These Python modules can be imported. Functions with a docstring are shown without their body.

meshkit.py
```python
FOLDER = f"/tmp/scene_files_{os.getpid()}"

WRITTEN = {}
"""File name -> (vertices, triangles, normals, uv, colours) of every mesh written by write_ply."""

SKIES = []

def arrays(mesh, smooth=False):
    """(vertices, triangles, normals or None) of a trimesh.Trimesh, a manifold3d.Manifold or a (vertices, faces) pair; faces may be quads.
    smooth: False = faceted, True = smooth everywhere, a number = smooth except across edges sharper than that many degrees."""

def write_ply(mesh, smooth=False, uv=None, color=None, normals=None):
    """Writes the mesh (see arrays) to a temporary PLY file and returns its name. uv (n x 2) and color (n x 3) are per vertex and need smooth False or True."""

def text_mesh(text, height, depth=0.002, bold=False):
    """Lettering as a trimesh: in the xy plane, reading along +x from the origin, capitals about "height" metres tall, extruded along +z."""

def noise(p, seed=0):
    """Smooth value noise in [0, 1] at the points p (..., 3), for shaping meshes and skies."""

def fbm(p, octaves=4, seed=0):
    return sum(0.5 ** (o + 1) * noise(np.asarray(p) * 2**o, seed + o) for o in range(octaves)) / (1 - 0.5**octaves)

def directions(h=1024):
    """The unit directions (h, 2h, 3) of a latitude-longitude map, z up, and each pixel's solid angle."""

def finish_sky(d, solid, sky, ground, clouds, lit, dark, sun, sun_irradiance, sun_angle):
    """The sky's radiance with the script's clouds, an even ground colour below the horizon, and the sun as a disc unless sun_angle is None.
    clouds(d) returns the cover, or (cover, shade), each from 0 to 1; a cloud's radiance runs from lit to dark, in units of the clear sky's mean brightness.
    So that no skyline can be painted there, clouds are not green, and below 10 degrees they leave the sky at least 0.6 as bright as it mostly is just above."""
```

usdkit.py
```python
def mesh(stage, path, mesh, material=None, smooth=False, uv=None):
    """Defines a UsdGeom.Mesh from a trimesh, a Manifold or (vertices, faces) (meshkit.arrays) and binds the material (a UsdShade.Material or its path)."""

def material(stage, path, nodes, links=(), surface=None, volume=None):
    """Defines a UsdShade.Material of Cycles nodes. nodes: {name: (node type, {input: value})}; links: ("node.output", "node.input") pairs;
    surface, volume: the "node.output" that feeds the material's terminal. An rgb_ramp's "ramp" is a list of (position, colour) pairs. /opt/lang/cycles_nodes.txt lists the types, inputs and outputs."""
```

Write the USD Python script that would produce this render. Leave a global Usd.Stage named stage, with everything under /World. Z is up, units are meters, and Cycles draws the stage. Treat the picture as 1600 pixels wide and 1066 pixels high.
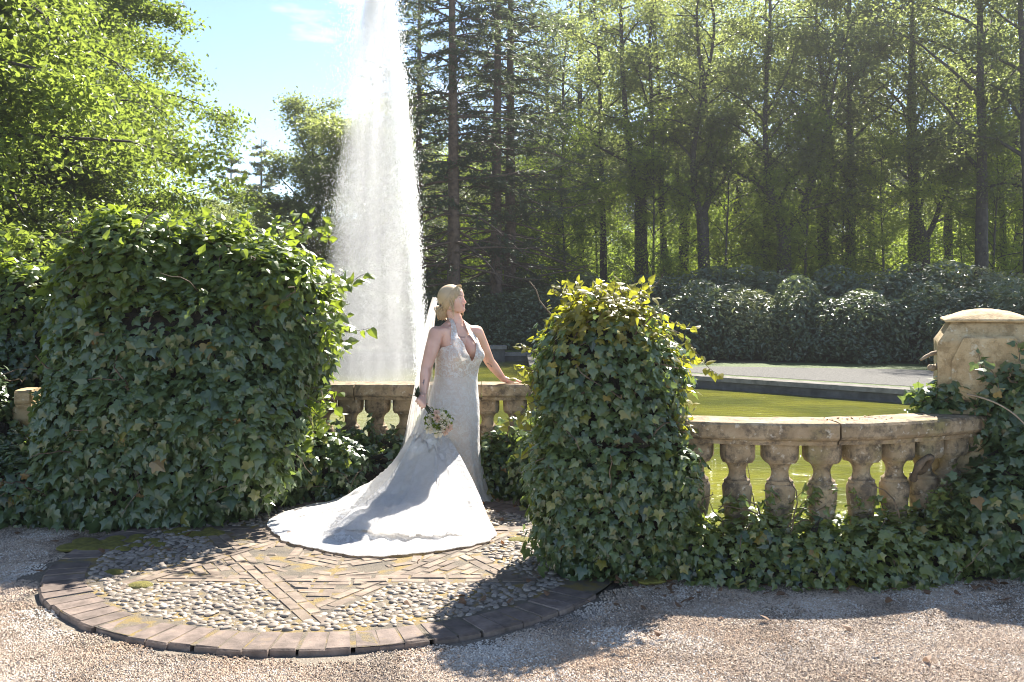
import math, numpy as np, trimesh, manifold3d as m3, usdkit, meshkit
from shapely.geometry import Polygon, Point, LineString, MultiPolygon, box as sbox
from shapely.ops import unary_union
from shapely import affinity
from pxr import Usd, UsdGeom, UsdLux, UsdShade, Gf, Sdf, Vt

# ------------------------------------------------------------------ camera, sky, sun, exposure
stage = Usd.Stage.CreateInMemory()
UsdGeom.SetStageUpAxis(stage, 'Z'); UsdGeom.SetStageMetersPerUnit(stage, 1.0)
UsdGeom.Xform.Define(stage, '/World'); UsdGeom.Scope.Define(stage, '/World/Looks')
CAM_H = 1.63
FPX = 1556.0                       # focal length in pixels of a 1600 wide picture (35 mm lens)
HOR = 461.0                        # row of the horizon
EXPOSURE = 2.15
SUN_EL, SUN_AZ = math.radians(44.5), math.radians(23)
cam = UsdGeom.Camera.Define(stage, '/World/camera')
cam.AddTranslateOp().Set(Gf.Vec3d(0, 0, CAM_H)); cam.AddRotateXOp().Set(90.0)
cam.CreateFocalLengthAttr(35.0); cam.CreateHorizontalApertureAttr(36.0)
cam.CreateVerticalApertureOffsetAttr(-72 / 1600 * 36.0)
cam.CreateExposureAttr(EXPOSURE)
cam.CreateClippingRangeAttr(Gf.Vec2f(0.05, 3000))
dome = UsdLux.DomeLight.Define(stage, '/World/sky')
skymat = usdkit.material(stage, '/World/Looks/sky_look', {
    's': ('sky_texture', {'sky_type': 'single_scattering', 'sun_disc': False, 'sun_elevation': SUN_EL, 'sun_rotation': SUN_AZ, 'altitude': 50.0, 'air_density': .8, 'aerosol_density': .15, 'ozone_density': 1.6}),
    'tc': ('texture_coordinate', {}), 'mp': ('mapping', {'scale': (1.0, 1.0, 3.5)}),
    'n': ('noise_texture', {'scale': 4.2, 'detail': 8.0, 'roughness': 0.6, 'distortion': 0.3}),
    'r': ('rgb_ramp', {'ramp': [(0, (0, 0, 0)), (.56, (0, 0, 0)), (.75, (.75, .75, .75)), (1, (1, 1, 1))]}),
    'm': ('mix_color', {'b': (9.0, 9.3, 9.8), 'use_clamp': False}),
    'b': ('background_shader', {'strength': 0.053})},
    [('tc.generated', 'mp.vector'), ('mp.vector', 'n.vector'), ('n.fac', 'r.fac'), ('r.color', 'm.fac'), ('s.color', 'm.a'), ('m.result', 'b.color')], surface='b.background')
UsdShade.MaterialBindingAPI.Apply(dome.GetPrim()).Bind(skymat)
sun = UsdLux.DistantLight.Define(stage, '/World/sun')
sun.CreateIntensityAttr(1.1); sun.CreateNormalizeAttr(True); sun.CreateAngleAttr(0.53); sun.CreateColorAttr(Gf.Vec3f(1.0, .94, .84))
TOSUN = np.array([math.sin(SUN_AZ) * math.cos(SUN_EL), math.cos(SUN_AZ) * math.cos(SUN_EL), math.sin(SUN_EL)])
sun.AddRotateZOp().Set(-math.degrees(SUN_AZ)); sun.AddRotateXOp().Set(-(90 - math.degrees(SUN_EL)) + 0.0)

# ------------------------------------------------------------------ helpers
USED = {}
def numbered(parent, name):
    k = (parent, name); n = USED.get(k, 0); USED[k] = n + 1
    return f'{parent}/{name}' if n == 0 else f'{parent}/{name}_{n:03d}'
def tag(p, label=None, cat=None, group=None, kind=None):
    p = p.GetPrim() if hasattr(p, 'GetPrim') else p
    for k, v in (('label', label), ('category', cat), ('group', group), ('kind', kind)):
        if v: p.SetCustomDataByKey(k, v)
    return p
def thing(name, label, cat, loc=(0, 0, 0), rz=0.0, sc=None, group=None, kind=None):
    x = UsdGeom.Xform.Define(stage, numbered('/World', name))
    x.AddTranslateOp().Set(Gf.Vec3d(*map(float, loc)))
    if rz: x.AddRotateZOp().Set(float(rz))
    if sc is not None: x.AddScaleOp().Set(Gf.Vec3f(*([float(sc)] * 3 if np.ndim(sc) == 0 else map(float, sc))))
    return tag(x, label, cat, group, kind)
def path_of(p): return str(p.GetPath()) if not isinstance(p, str) else p
def part(parent, name, mesh, mat, smooth=False, label=None, kind=None, off=None, uv=None):
    v, f, n = meshkit.arrays(mesh, smooth)
    if off is not None: v = v - np.asarray(off, float)
    m = UsdGeom.Mesh.Define(stage, numbered(path_of(parent), name))
    m.CreatePointsAttr(Vt.Vec3fArray.FromNumpy(np.ascontiguousarray(v, np.float32)))
    m.CreateFaceVertexCountsAttr(Vt.IntArray.FromNumpy(np.full(len(f), 3, np.int32)))
    m.CreateFaceVertexIndicesAttr(Vt.IntArray.FromNumpy(np.ascontiguousarray(f, np.int32).ravel()))
    m.CreateSubdivisionSchemeAttr('none')
    if n is not None:
        m.CreateNormalsAttr(Vt.Vec3fArray.FromNumpy(np.ascontiguousarray(n, np.float32))); m.SetNormalsInterpolation('vertex')
    if uv is not None:
        UsdGeom.PrimvarsAPI(m).CreatePrimvar('st', Sdf.ValueTypeNames.TexCoord2fArray, 'vertex').Set(Vt.Vec2fArray.FromNumpy(np.asarray(uv, np.float32)))
    UsdShade.MaterialBindingAPI.Apply(m.GetPrim()).Bind(mat)
    return tag(m, label, None, None, kind)
def top(name, mesh, mat, label=None, cat=None, group=None, kind=None, smooth=False):
    return tag(part('/World', name, mesh, mat, smooth), label, cat, group, kind)
def at(px, py, Y):          # the point at depth Y seen in that direction
    return np.array([(px - 800) / FPX * Y, Y, CAM_H - (py - HOR) / FPX * Y])
def gr(px, py, z=0.0):      # the ground point seen there
    Y = FPX * (CAM_H - z) / (py - HOR)
    return np.array([(px - 800) / FPX * Y, Y])
def cat_mesh(parts):
    vs, fs, n = [], [], 0
    for v, f in parts:
        vs.append(np.asarray(v, float)); fs.append(np.asarray(f, int) + n); n += len(v)
    return np.vstack(vs), np.vstack(fs)
def unit(a): a = np.asarray(a, float); return a / (np.linalg.norm(a, axis=-1, keepdims=True) + 1e-12)
def tube(P, R, sides=6, cap=True):
    P = np.asarray(P, float); R = np.broadcast_to(np.asarray(R, float), (len(P),))
    t = unit(np.gradient(P, axis=0)); ref = np.array([0.31, 0.17, 0.93]) if abs(t[0] @ np.array([0.31, .17, .93])) < .9 else np.array([1., 0, 0])
    a = np.zeros_like(P); a[0] = unit(np.cross(t[0], ref))
    for i in range(1, len(P)): a[i] = unit(a[i-1] - t[i] * (a[i-1] @ t[i]))
    b = np.cross(t, a); ang = np.arange(sides) * 2 * np.pi / sides
    v = (P[:, None] + R[:, None, None] * (np.cos(ang)[None, :, None] * a[:, None] + np.sin(ang)[None, :, None] * b[:, None])).reshape(-1, 3)
    i, j = np.meshgrid(np.arange(len(P) - 1), np.arange(sides), indexing='ij')
    q = np.stack([i * sides + j, i * sides + (j + 1) % sides, (i + 1) * sides + (j + 1) % sides, (i + 1) * sides + j], -1).reshape(-1, 4)
    f = np.vstack([q[:, [0, 1, 2]], q[:, [0, 2, 3]]])
    if cap:
        v = np.vstack([v, P[:1], P[-1:]]); n = len(v); L = (len(P) - 1) * sides; k = np.arange(sides)
        f = np.vstack([f, np.stack([np.full(sides, n - 2), (k + 1) % sides, k], 1), np.stack([np.full(sides, n - 1), L + k, L + (k + 1) % sides], 1)])
    return v, f
def spline(P, n):
    P = np.asarray(P, float)
    from scipy.interpolate import CubicSpline
    d = np.r_[0, np.cumsum(np.linalg.norm(np.diff(P, axis=0), axis=1) + 1e-9)]
    return CubicSpline(d, P)(np.linspace(0, d[-1], n))
def lathe(prof, n=20):
    prof = np.asarray(prof, float); a = np.arange(n) * 2 * np.pi / n
    v = np.stack([prof[:, None, 0] * np.cos(a), prof[:, None, 0] * np.sin(a), np.repeat(prof[:, 1:2], n, 1)], -1).reshape(-1, 3)
    i, j = np.meshgrid(np.arange(len(prof) - 1), np.arange(n), indexing='ij')
    q = np.stack([i * n + j, i * n + (j + 1) % n, (i + 1) * n + (j + 1) % n, (i + 1) * n + j], -1).reshape(-1, 4)
    return v, np.vstack([q[:, [0, 1, 2]], q[:, [0, 2, 3]]])
def grid_mesh(V):           # V (n, m, 3) -> sheet
    n, m = V.shape[:2]; i, j = np.meshgrid(np.arange(n - 1), np.arange(m - 1), indexing='ij')
    q = np.stack([i * m + j, (i + 1) * m + j, (i + 1) * m + j + 1, i * m + j + 1], -1).reshape(-1, 4)
    return V.reshape(-1, 3), np.vstack([q[:, [0, 1, 2]], q[:, [0, 2, 3]]])
def extr(poly, z0, z1):
    ms = []
    for g in getattr(poly, 'geoms', [poly]):
        if g.area < 1e-7: continue
        m = trimesh.creation.extrude_polygon(g, z1 - z0, engine='earcut'); m.apply_translation([0, 0, z0]); ms.append((m.vertices, m.faces))
    return cat_mesh(ms)
def sheet(poly, z):
    ms = []
    for g in getattr(poly, 'geoms', [poly]):
        v, f = trimesh.creation.triangulate_polygon(g, engine='earcut')
        v3 = np.c_[v, np.full(len(v), z)]
        nz = np.cross(v3[f[:, 1]] - v3[f[:, 0]], v3[f[:, 2]] - v3[f[:, 0]])[:, 2]
        f = np.where(nz[:, None] < 0, f[:, ::-1], f); ms.append((v3, f))
    return cat_mesh(ms)
def bones(pairs, seg=20, refine=0.02, smooth=12):
    """One smooth body: the union of hulls of spheres; pairs = lists of (point, radius)."""
    def sph(c, r): return m3.Manifold.sphere(float(r), seg).translate([float(x) for x in c])
    ms = [m3.Manifold.batch_hull([sph(c, r) for c, r in p]) for p in pairs]
    M = m3.Manifold.batch_boolean(ms, m3.OpType.Add).refine_to_length(refine)
    a = M.to_mesh(); t = trimesh.Trimesh(a.vert_properties[:, :3], a.tri_verts, process=True)
    if smooth: trimesh.smoothing.filter_taubin(t, lamb=.5, nu=.53, iterations=smooth)
    return t.vertices.view(np.ndarray).copy(), t.faces.view(np.ndarray).copy()

# ------------------------------------------------------------------ materials
L = '/World/Looks/'
def mat_simple(name, col, rough=.7, **kw):
    return usdkit.material(stage, L + name, {'p': ('principled_bsdf', {'base_color': col, 'roughness': rough, **kw})}, surface='p.BSDF')
def mat_noise(name, ramp, scale=8, detail=6, rough=.85, bump=0.0, bdist=.02, bscale=None, obj=False, ramp2=None, scale2=2.0, mixmode='multiply', rnd=0.0, nrough=.6, spec=.4):
    N = {'g': ('geometry', {}), 'n': ('noise_texture', {'scale': scale, 'detail': detail, 'roughness': nrough}), 'r': ('rgb_ramp', {'ramp': ramp}),
         'p': ('principled_bsdf', {'roughness': rough, 'specular_ior_level': spec})}
    K = [('g.position', 'n.vector'), ('n.fac', 'r.fac')]; last = 'r.color'
    if ramp2:
        N['n2'] = ('noise_texture', {'scale': scale2, 'detail': 5.0, 'roughness': .6}); N['r2'] = ('rgb_ramp', {'ramp': ramp2})
        N['m2'] = ('mix', {'mix_type': mixmode, 'fac': 1.0}); K += [('g.position', 'n2.vector'), ('n2.fac', 'r2.fac'), (last, 'm2.color1'), ('r2.color', 'm2.color2')]; last = 'm2.color'
    if rnd:
        N['oi'] = ('object_info', {}); N['ad'] = ('math', {'math_type': 'add'}); N['fr'] = ('math', {'math_type': 'fraction'})
        N['mr'] = ('map_range', {'to_min': 1 - rnd, 'to_max': 1 + rnd}); N['hv'] = ('hsv', {})
        K += [('g.random_per_island', 'ad.value1'), ('oi.random', 'ad.value2'), ('ad.value', 'fr.value1'), ('fr.value', 'mr.value'), ('mr.result', 'hv.value'), (last, 'hv.color')]; last = 'hv.color'
    K.append((last, 'p.base_color'))
    if bump:
        N['nb'] = ('noise_texture', {'scale': bscale or scale * 4, 'detail': 6.0, 'roughness': .65}); N['b'] = ('bump', {'strength': bump, 'distance': bdist})
        K += [('g.position', 'nb.vector'), ('nb.fac', 'b.height'), ('b.normal', 'p.normal')]
    return usdkit.material(stage, L + name, N, K, surface='p.BSDF')
def mat_leaf(name, ramp, trans=.45, tcol=(.25, .4, .03), rough=.4, spec=.5, bump=0, tvar=True):
    """Leaf: the ramp is picked by a random number per leaf; part of the light passes through, yellower."""
    N = {'g': ('geometry', {}), 'oi': ('object_info', {}), 'ad': ('math', {'math_type': 'add'}), 'fr': ('math', {'math_type': 'fraction'}),
         'r': ('rgb_ramp', {'ramp': ramp}), 'p': ('principled_bsdf', {'roughness': rough, 'specular_ior_level': spec}),
         'h': ('hsv', {'hue': .485, 'saturation': 1.15, 'value': 2.4}), 'tm': ('mix', {'mix_type': 'mix', 'fac': .55, 'color2': tcol}),
         't': ('translucent_bsdf', {}), 'm': ('mix_closure', {'fac': trans})}
    K = [('g.random_per_island', 'ad.value1'), ('oi.random', 'ad.value2'), ('ad.value', 'fr.value1'), ('fr.value', 'r.fac'), ('r.color', 'p.base_color'),
         ('r.color', 'h.color'), ('h.color', 'tm.color1'), ('tm.color', 't.color'), ('p.BSDF', 'm.closure1'), ('t.BSDF', 'm.closure2')]
    return usdkit.material(stage, L + name, N, K, surface='m.closure')

M = {}
M['gravel'] = mat_noise('gravel_ground', [(.25, (.10, .083, .065)), (.5, (.22, .185, .145)), (.75, (.36, .315, .255))], scale=110, detail=4, bump=1.0, bdist=.012, bscale=90, ramp2=[(.3, (.75, .72, .68)), (.7, (1, 1, 1))], scale2=1.3)
M['gravel_stone'] = mat_leaf('gravel_stone', [(0, (.15, .112, .082)), (.25, (.30, .232, .172)), (.5, (.42, .34, .265)), (.7, (.35, .245, .165)), (.9, (.58, .52, .45)), (1, (.21, .17, .14))], trans=0.0, rough=.75, spec=.35)
M['far_gravel'] = mat_noise('far_gravel', [(.3, (.10, .097, .092)), (.7, (.18, .175, .165))], scale=30, bump=.5, rough=1.0, spec=.03)
M['soil'] = mat_noise('soil', [(.3, (.045, .034, .024)), (.7, (.13, .10, .07))], scale=25, bump=1, bdist=.03)
M['forest'] = mat_noise('forest_floor', [(.3, (.03, .03, .015)), (.55, (.07, .055, .03)), (.75, (.06, .085, .025))], scale=3, bump=.6)
M['lawn'] = mat_noise('lawn', [(.3, (.05, .075, .02)), (.7, (.09, .13, .03))], scale=12, bump=.8, bdist=.05, bscale=60)
M['sand'] = mat_noise('joint_sand', [(.3, (.075, .062, .048)), (.50, (.135, .11, .08)), (.58, (.19, .135, .05)), (.72, (.23, .155, .035))], scale=7, bump=1, bdist=.01, bscale=120)
M['moss'] = mat_noise('moss', [(.3, (.10, .10, .02)), (.7, (.26, .22, .04))], scale=25, bump=1, bdist=.02, bscale=160)
M['brick'] = mat_noise('old_brick', [(.3, (.10, .075, .062)), (.5, (.165, .125, .105)), (.7, (.22, .165, .135))], scale=9, bump=.5, bdist=.006, bscale=70, rnd=.22, ramp2=[(.35, (.7, .68, .66)), (.6, (1, 1, 1)), (.68, (1.2, 1.15, 1.0))], scale2=14)
M['brick_pale'] = mat_noise('worn_brick', [(.3, (.12, .09, .07)), (.5, (.185, .142, .11)), (.7, (.26, .205, .155))], scale=10, bump=.5, bdist=.006, bscale=70, rnd=.2, ramp2=[(.35, (.75, .72, .68)), (.6, (1, 1, 1)), (.70, (1.1, .98, .72))], scale2=9)
M['pebble'] = mat_noise('pebble', [(.3, (.13, .105, .085)), (.5, (.22, .18, .145)), (.7, (.34, .295, .245))], scale=16, bump=.4, bdist=.004, bscale=90, rnd=.25, rough=.7)
def stone_mat(name, a, b, c, dark, lich, moss=(.16, .15, .04)):
    N = {'g': ('geometry', {}), 'n': ('noise_texture', {'scale': 7.0, 'detail': 8.0, 'roughness': .65}), 'r': ('rgb_ramp', {'ramp': [(.3, a), (.5, b), (.7, c)]}),
         'n2': ('noise_texture', {'scale': 13.0, 'detail': 7.0, 'roughness': .7}), 'r2': ('rgb_ramp', {'ramp': [(0, (0, 0, 0)), (.47, (0, 0, 0)), (.61, (.8, .8, .8)), (1, (.9, .9, .9))]}), 'm2': ('mix', {'color2': dark}),
         'n3': ('noise_texture', {'scale': 24.0, 'detail': 5.0, 'roughness': .6}), 'r3': ('rgb_ramp', {'ramp': [(0, (0, 0, 0)), (.60, (0, 0, 0)), (.68, (.7, .7, .7)), (1, (.8, .8, .8))]}), 'm3': ('mix', {'color2': lich}),
         'n4': ('noise_texture', {'scale': 3.1, 'detail': 6.0, 'roughness': .6}), 'r4': ('rgb_ramp', {'ramp': [(0, (0, 0, 0)), (.56, (0, 0, 0)), (.72, (.6, .6, .6)), (1, (.7, .7, .7))]}), 'm4': ('mix', {'color2': moss}),
         'nb': ('noise_texture', {'scale': 75.0, 'detail': 7.0, 'roughness': .7}), 'b': ('bump', {'strength': .6, 'distance': .008}), 'p': ('principled_bsdf', {'roughness': .9, 'specular_ior_level': .3})}
    K = [('g.position', f'{x}.vector') for x in ('n', 'n2', 'n3', 'n4', 'nb')] + [('n.fac', 'r.fac'), ('n2.fac', 'r2.fac'), ('n3.fac', 'r3.fac'), ('n4.fac', 'r4.fac'),
         ('r.color', 'm4.color1'), ('r4.color', 'm4.fac'), ('m4.color', 'm2.color1'), ('r2.color', 'm2.fac'), ('m2.color', 'm3.color1'), ('r3.color', 'm3.fac'), ('m3.color', 'p.base_color'), ('nb.fac', 'b.height'), ('b.normal', 'p.normal')]
    return usdkit.material(stage, L + name, N, K, surface='p.BSDF')
M['stone'] = stone_mat('weathered_stone', (.19, .135, .078), (.285, .21, .128), (.37, .29, .19), (.07, .055, .042), (.46, .41, .33))
M['pier'] = stone_mat('golden_sandstone', (.30, .215, .115), (.39, .29, .16), (.45, .355, .22), (.20, .14, .07), (.50, .45, .34), (.36, .27, .10))
M['wall_dark'] = mat_noise('wet_wall', [(.3, (.035, .032, .03)), (.6, (.09, .085, .08)), (.75, (.14, .13, .12))], scale=3, bump=.4)
M['kerb'] = mat_noise('kerb_stone', [(.3, (.11, .105, .095)), (.6, (.21, .195, .18))], scale=5, bump=.5, rough=1.0, spec=.05)
M['bark'] = mat_noise('bark', [(.3, (.018, .014, .012)), (.5, (.04, .033, .027)), (.7, (.075, .064, .052))], scale=6, bump=.9, bdist=.04, bscale=14)
M['bark_red'] = mat_noise('conifer_bark', [(.3, (.06, .04, .03)), (.7, (.15, .10, .075))], scale=6, bump=.8, bdist=.04, bscale=14)
M['stem'] = mat_noise('ivy_stem', [(.3, (.05, .035, .022)), (.7, (.16, .115, .075))], scale=20, bump=.5)
M['dead_wood'] = mat_noise('dead_wood', [(.3, (.22, .16, .10)), (.7, (.36, .28, .2))], scale=25, bump=.6, bdist=.01)
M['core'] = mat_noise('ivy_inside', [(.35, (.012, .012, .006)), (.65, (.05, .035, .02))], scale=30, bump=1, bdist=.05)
M['leaf_beech'] = mat_leaf('beech_leaf', [(0, (.048, .078, .022)), (.5, (.07, .105, .027)), (1, (.10, .135, .034))], trans=.50, tcol=(.33, .42, .06), rough=.38, spec=.6)
M['leaf_oak'] = mat_leaf('woodland_leaf', [(0, (.032, .046, .022)), (.5, (.05, .068, .028)), (.85, (.07, .09, .034)), (1, (.10, .115, .042))], trans=.56, tcol=(.46, .53, .13), rough=.32, spec=.8)
M['leaf_bright'] = mat_leaf('understorey_leaf', [(0, (.07, .11, .018)), (.6, (.11, .16, .025)), (1, (.15, .18, .03))], trans=.60, tcol=(.42, .54, .07), rough=.45)
M['needle'] = mat_leaf('needle', [(0, (.04, .058, .038)), (.6, (.06, .082, .048)), (1, (.09, .105, .05))], trans=.32, tcol=(.22, .27, .09), rough=.5)
M['leaf_rhodo'] = mat_leaf('evergreen_shrub_leaf', [(0, (.055, .080, .046)), (.6, (.09, .122, .066)), (.9, (.12, .15, .075)), (1, (.17, .18, .09))], trans=.28, tcol=(.28, .34, .08), rough=.34, spec=.75)
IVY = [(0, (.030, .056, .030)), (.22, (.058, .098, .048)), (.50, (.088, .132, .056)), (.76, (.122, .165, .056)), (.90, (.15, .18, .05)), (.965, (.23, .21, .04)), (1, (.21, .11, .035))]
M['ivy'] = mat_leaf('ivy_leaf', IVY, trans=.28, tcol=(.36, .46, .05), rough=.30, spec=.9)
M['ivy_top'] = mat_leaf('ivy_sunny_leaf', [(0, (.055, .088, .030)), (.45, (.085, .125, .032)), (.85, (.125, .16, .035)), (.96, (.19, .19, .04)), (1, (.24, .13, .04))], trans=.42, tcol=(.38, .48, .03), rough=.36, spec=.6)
M['dead_leaf'] = mat_leaf('dead_leaf', [(0, (.10, .05, .025)), (.6, (.19, .11, .06)), (1, (.30, .2, .1))], trans=.15, tcol=(.3, .15, .05), rough=.7)

# water: murky green body under a rippled, reflecting skin
M['water'] = usdkit.material(stage, L + 'pond_water', {
    'g': ('geometry', {}), 'mp': ('mapping', {'scale': (1.0, 2.2, 1.0)}), 'n': ('noise_texture', {'scale': 2.2, 'detail': 6.0, 'roughness': .6, 'distortion': .8}), 'b': ('bump', {'strength': .5, 'distance': .05}),
    'n2': ('noise_texture', {'scale': .55, 'detail': 4.0}), 'r': ('rgb_ramp', {'ramp': [(.38, (.09, .10, .018)), (.62, (.18, .178, .024))]}),
    'p': ('principled_bsdf', {'roughness': .06, 'ior': 1.33, 'specular_ior_level': .5})},
    [('g.position', 'mp.vector'), ('mp.vector', 'n.vector'), ('n.fac', 'b.height'), ('b.normal', 'p.normal'), ('g.position', 'n2.vector'), ('n2.fac', 'r.fac'), ('r.color', 'p.base_color')], surface='p.BSDF')

# ------------------------------------------------------------------ air
HAZE = .0004
M['haze'] = usdkit.material(stage, L + 'haze_air', {'v': ('principled_volume', {'color': (.93, .95, 1.0), 'density': HAZE, 'anisotropy': .55})}, volume='v.volume')
if HAZE: top('haze', (lambda m: (m.vertices * [240, 180, 26] + [0, 60, 11], m.faces))(trimesh.creation.box([1, 1, 1])), M['haze'], 'thin bright summer haze in the air', 'haze', kind='stuff')
# ------------------------------------------------------------------ terrain and pond
CC, CR = np.array([-1.03, 6.22]), 1.73            # brick circle
ZR = .885                                          # top of the balustrade
ARC = np.array([(.86, 6.13), (1.05, 6.06), (1.30, 5.99), (1.65, 5.95), (2.0, 5.96), (2.35, 6.06), (2.70, 6.22), (3.0, 6.40)])  # right balustrade, centre line
BACK = np.array([(-2.3, 8.50), (-1.6, 8.46), (-.8, 8.44), (0., 8.45), (.7, 8.48)])
front_edge = [(-30, 9.6), (-8, 9.4), (-4.9, 8.3), (-3.9, 8.4), (-3.2, 8.6), (-2.3, 8.70), (-.8, 8.64), (.55, 8.68), (.62, 7.2), (.75, 6.34), (1.3, 6.19), (1.65, 6.15), (2.0, 6.16), (2.35, 6.26), (2.7, 6.42), (3.6, 6.9), (6, 8.6), (11, 11.0)]
far_edge = [(10.6, 13.1), (6.9, 16.8), (3.5, 20.0), (.6, 22.8), (.6, 27.6), (-14, 27.6), (-30, 27.6)]
POND = Polygon(front_edge + far_edge)
ZW = -.20
ground_poly = Polygon([(-400, -200), (400, -200), (400, 700), (-400, 700)], [list(POND.exterior.coords)])
top('forest_floor', sheet(ground_poly, -.004), M['forest'], kind='structure', label='dark leaf-littered woodland ground under the trees around the pond', cat='ground')
front = Polygon([(-30, -6), (30, -6), (30, 12)] + [(11, 11.0)] + front_edge[::-1][1:])
TERR = front.buffer(0)
terr_base = TERR.difference(Point(CC).buffer(CR - .03, 64))
top('gravel_terrace', sheet(terr_base, 0.0), M['gravel'], kind='structure', label='pale gravel terrace in the foreground around the brick circle', cat='ground')
top('pond', sheet(POND.buffer(.02), ZW), M['water'], kind='structure', label='green murky pond water behind the balustrade', cat='water')
# the bank on the far side
ring = [tuple(x) for x in [(12, 13.1), (10.6, 13.1), (6.9, 16.8), (3.5, 20.0), (.6, 22.8), (.6, 27.6), (-30, 27.6)]]
wall_line = LineString(ring)
wall = wall_line.buffer(.16, cap_style=2, join_style=2)
top('pond_wall', extr(wall, -1.0, -.055), M['wall_dark'], kind='structure', label='dark wet retaining wall along the far pond edge', cat='wall')
cop = wall_line.buffer(.20, cap_style=2, join_style=2)
top('pond_kerb', extr(cop, -.05, .035), M['kerb'], kind='structure', label='grey stone coping on top of the far pond wall', cat='kerb')
fr_wall = LineString([p for p in front_edge]).buffer(.08, cap_style=2, join_style=2)
top('terrace_wall', extr(fr_wall, -1.0, -.002), M['wall_dark'], kind='structure', label='low retaining wall below the balustrade at the near pond edge', cat='wall')
pier2 = thing('pond_wall_pier', 'small dark square pier on the far pond wall right of the bride', 'pier', (-.42, 27.5, 0))
bx = lambda sx, sy, sz, c: (lambda m: (m.vertices + np.array(c), m.faces))(trimesh.creation.box([sx, sy, sz]))
part(pier2, 'shaft', bx(.45, .45, 1.0, (0, 0, -.35)), M['wall_dark']); part(pier2, 'cap', bx(.55, .55, .09, (0, 0, .19)), M['kerb'])
path_poly = Polygon([(3.0, 22.0), (3.7, 20.9), (7.3, 17.5), (10.9, 14.0), (13, 13.4), (16, 16), (12, 19.0), (8.6, 21.7), (4.6, 22.6)])
top('gravel_path', sheet(path_poly, .008), M['far_gravel'], kind='structure', label='grey gravel path curving along the far pond bank', cat='path')
lawn_poly = Polygon([(-30, 27.8), (.8, 27.8), (.8, 22.9), (3.65, 20.2), (7.05, 17.0), (10.75, 13.3), (14, 13.3), (18, 16), (13, 21.5), (9.2, 23.6), (4, 24.0), (2.5, 29.8), (-6, 30.2), (-30, 30)])
top('lawn', sheet(lawn_poly, .002), M['lawn'], kind='structure', label='mown grass strip between the pond kerb and the shrubs', cat='lawn')
soil_poly = unary_union([LineString(BACK).buffer(.42), LineString(ARC).buffer(.50), Polygon([(-4.2, 7.0), (-1.5, 7.1), (-1.3, 8.6), (-4.3, 8.4)]), Point(.56, 6.05).buffer(.55), Point(3.0, 6.3).buffer(.8)]).intersection(TERR).difference(Point(CC).buffer(CR + .01, 64))
top('soil', sheet(soil_poly, .005), M['soil'], kind='structure', label='dark bare soil under the ivy along the balustrade', cat='ground')

# ------------------------------------------------------------------ brick circle
circle = thing('paved_circle', 'round brick and cobble paving with a six-pointed star in the gravel', 'paving', (CC[0], CC[1], 0), kind='structure')
part(circle, 'joint_sand', sheet(Polygon([(CR * .995 * math.cos(a), CR * .995 * math.sin(a)) for a in np.linspace(0, 2 * np.pi, 97)[:-1]]), .0275), M['sand'], label='sandy joints with yellow moss between the bricks')
rng = np.random.default_rng(5)
TRAIN_PX = [(768, 832), (757, 845), (735, 854), (690, 862), (645, 867), (600, 869), (550, 866), (500, 858), (462, 852), (436, 846), (424, 830), (424, 818), (440, 805), (480, 793), (530, 784), (575, 778)]
TRAIN_XY = np.array([gr(x, y, .04) for x, y in TRAIN_PX])
train_area = Polygon(np.vstack([TRAIN_XY, [(-.5, 7.9), (-.2, 7.7)]]) - CC).buffer(-.06)
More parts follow.
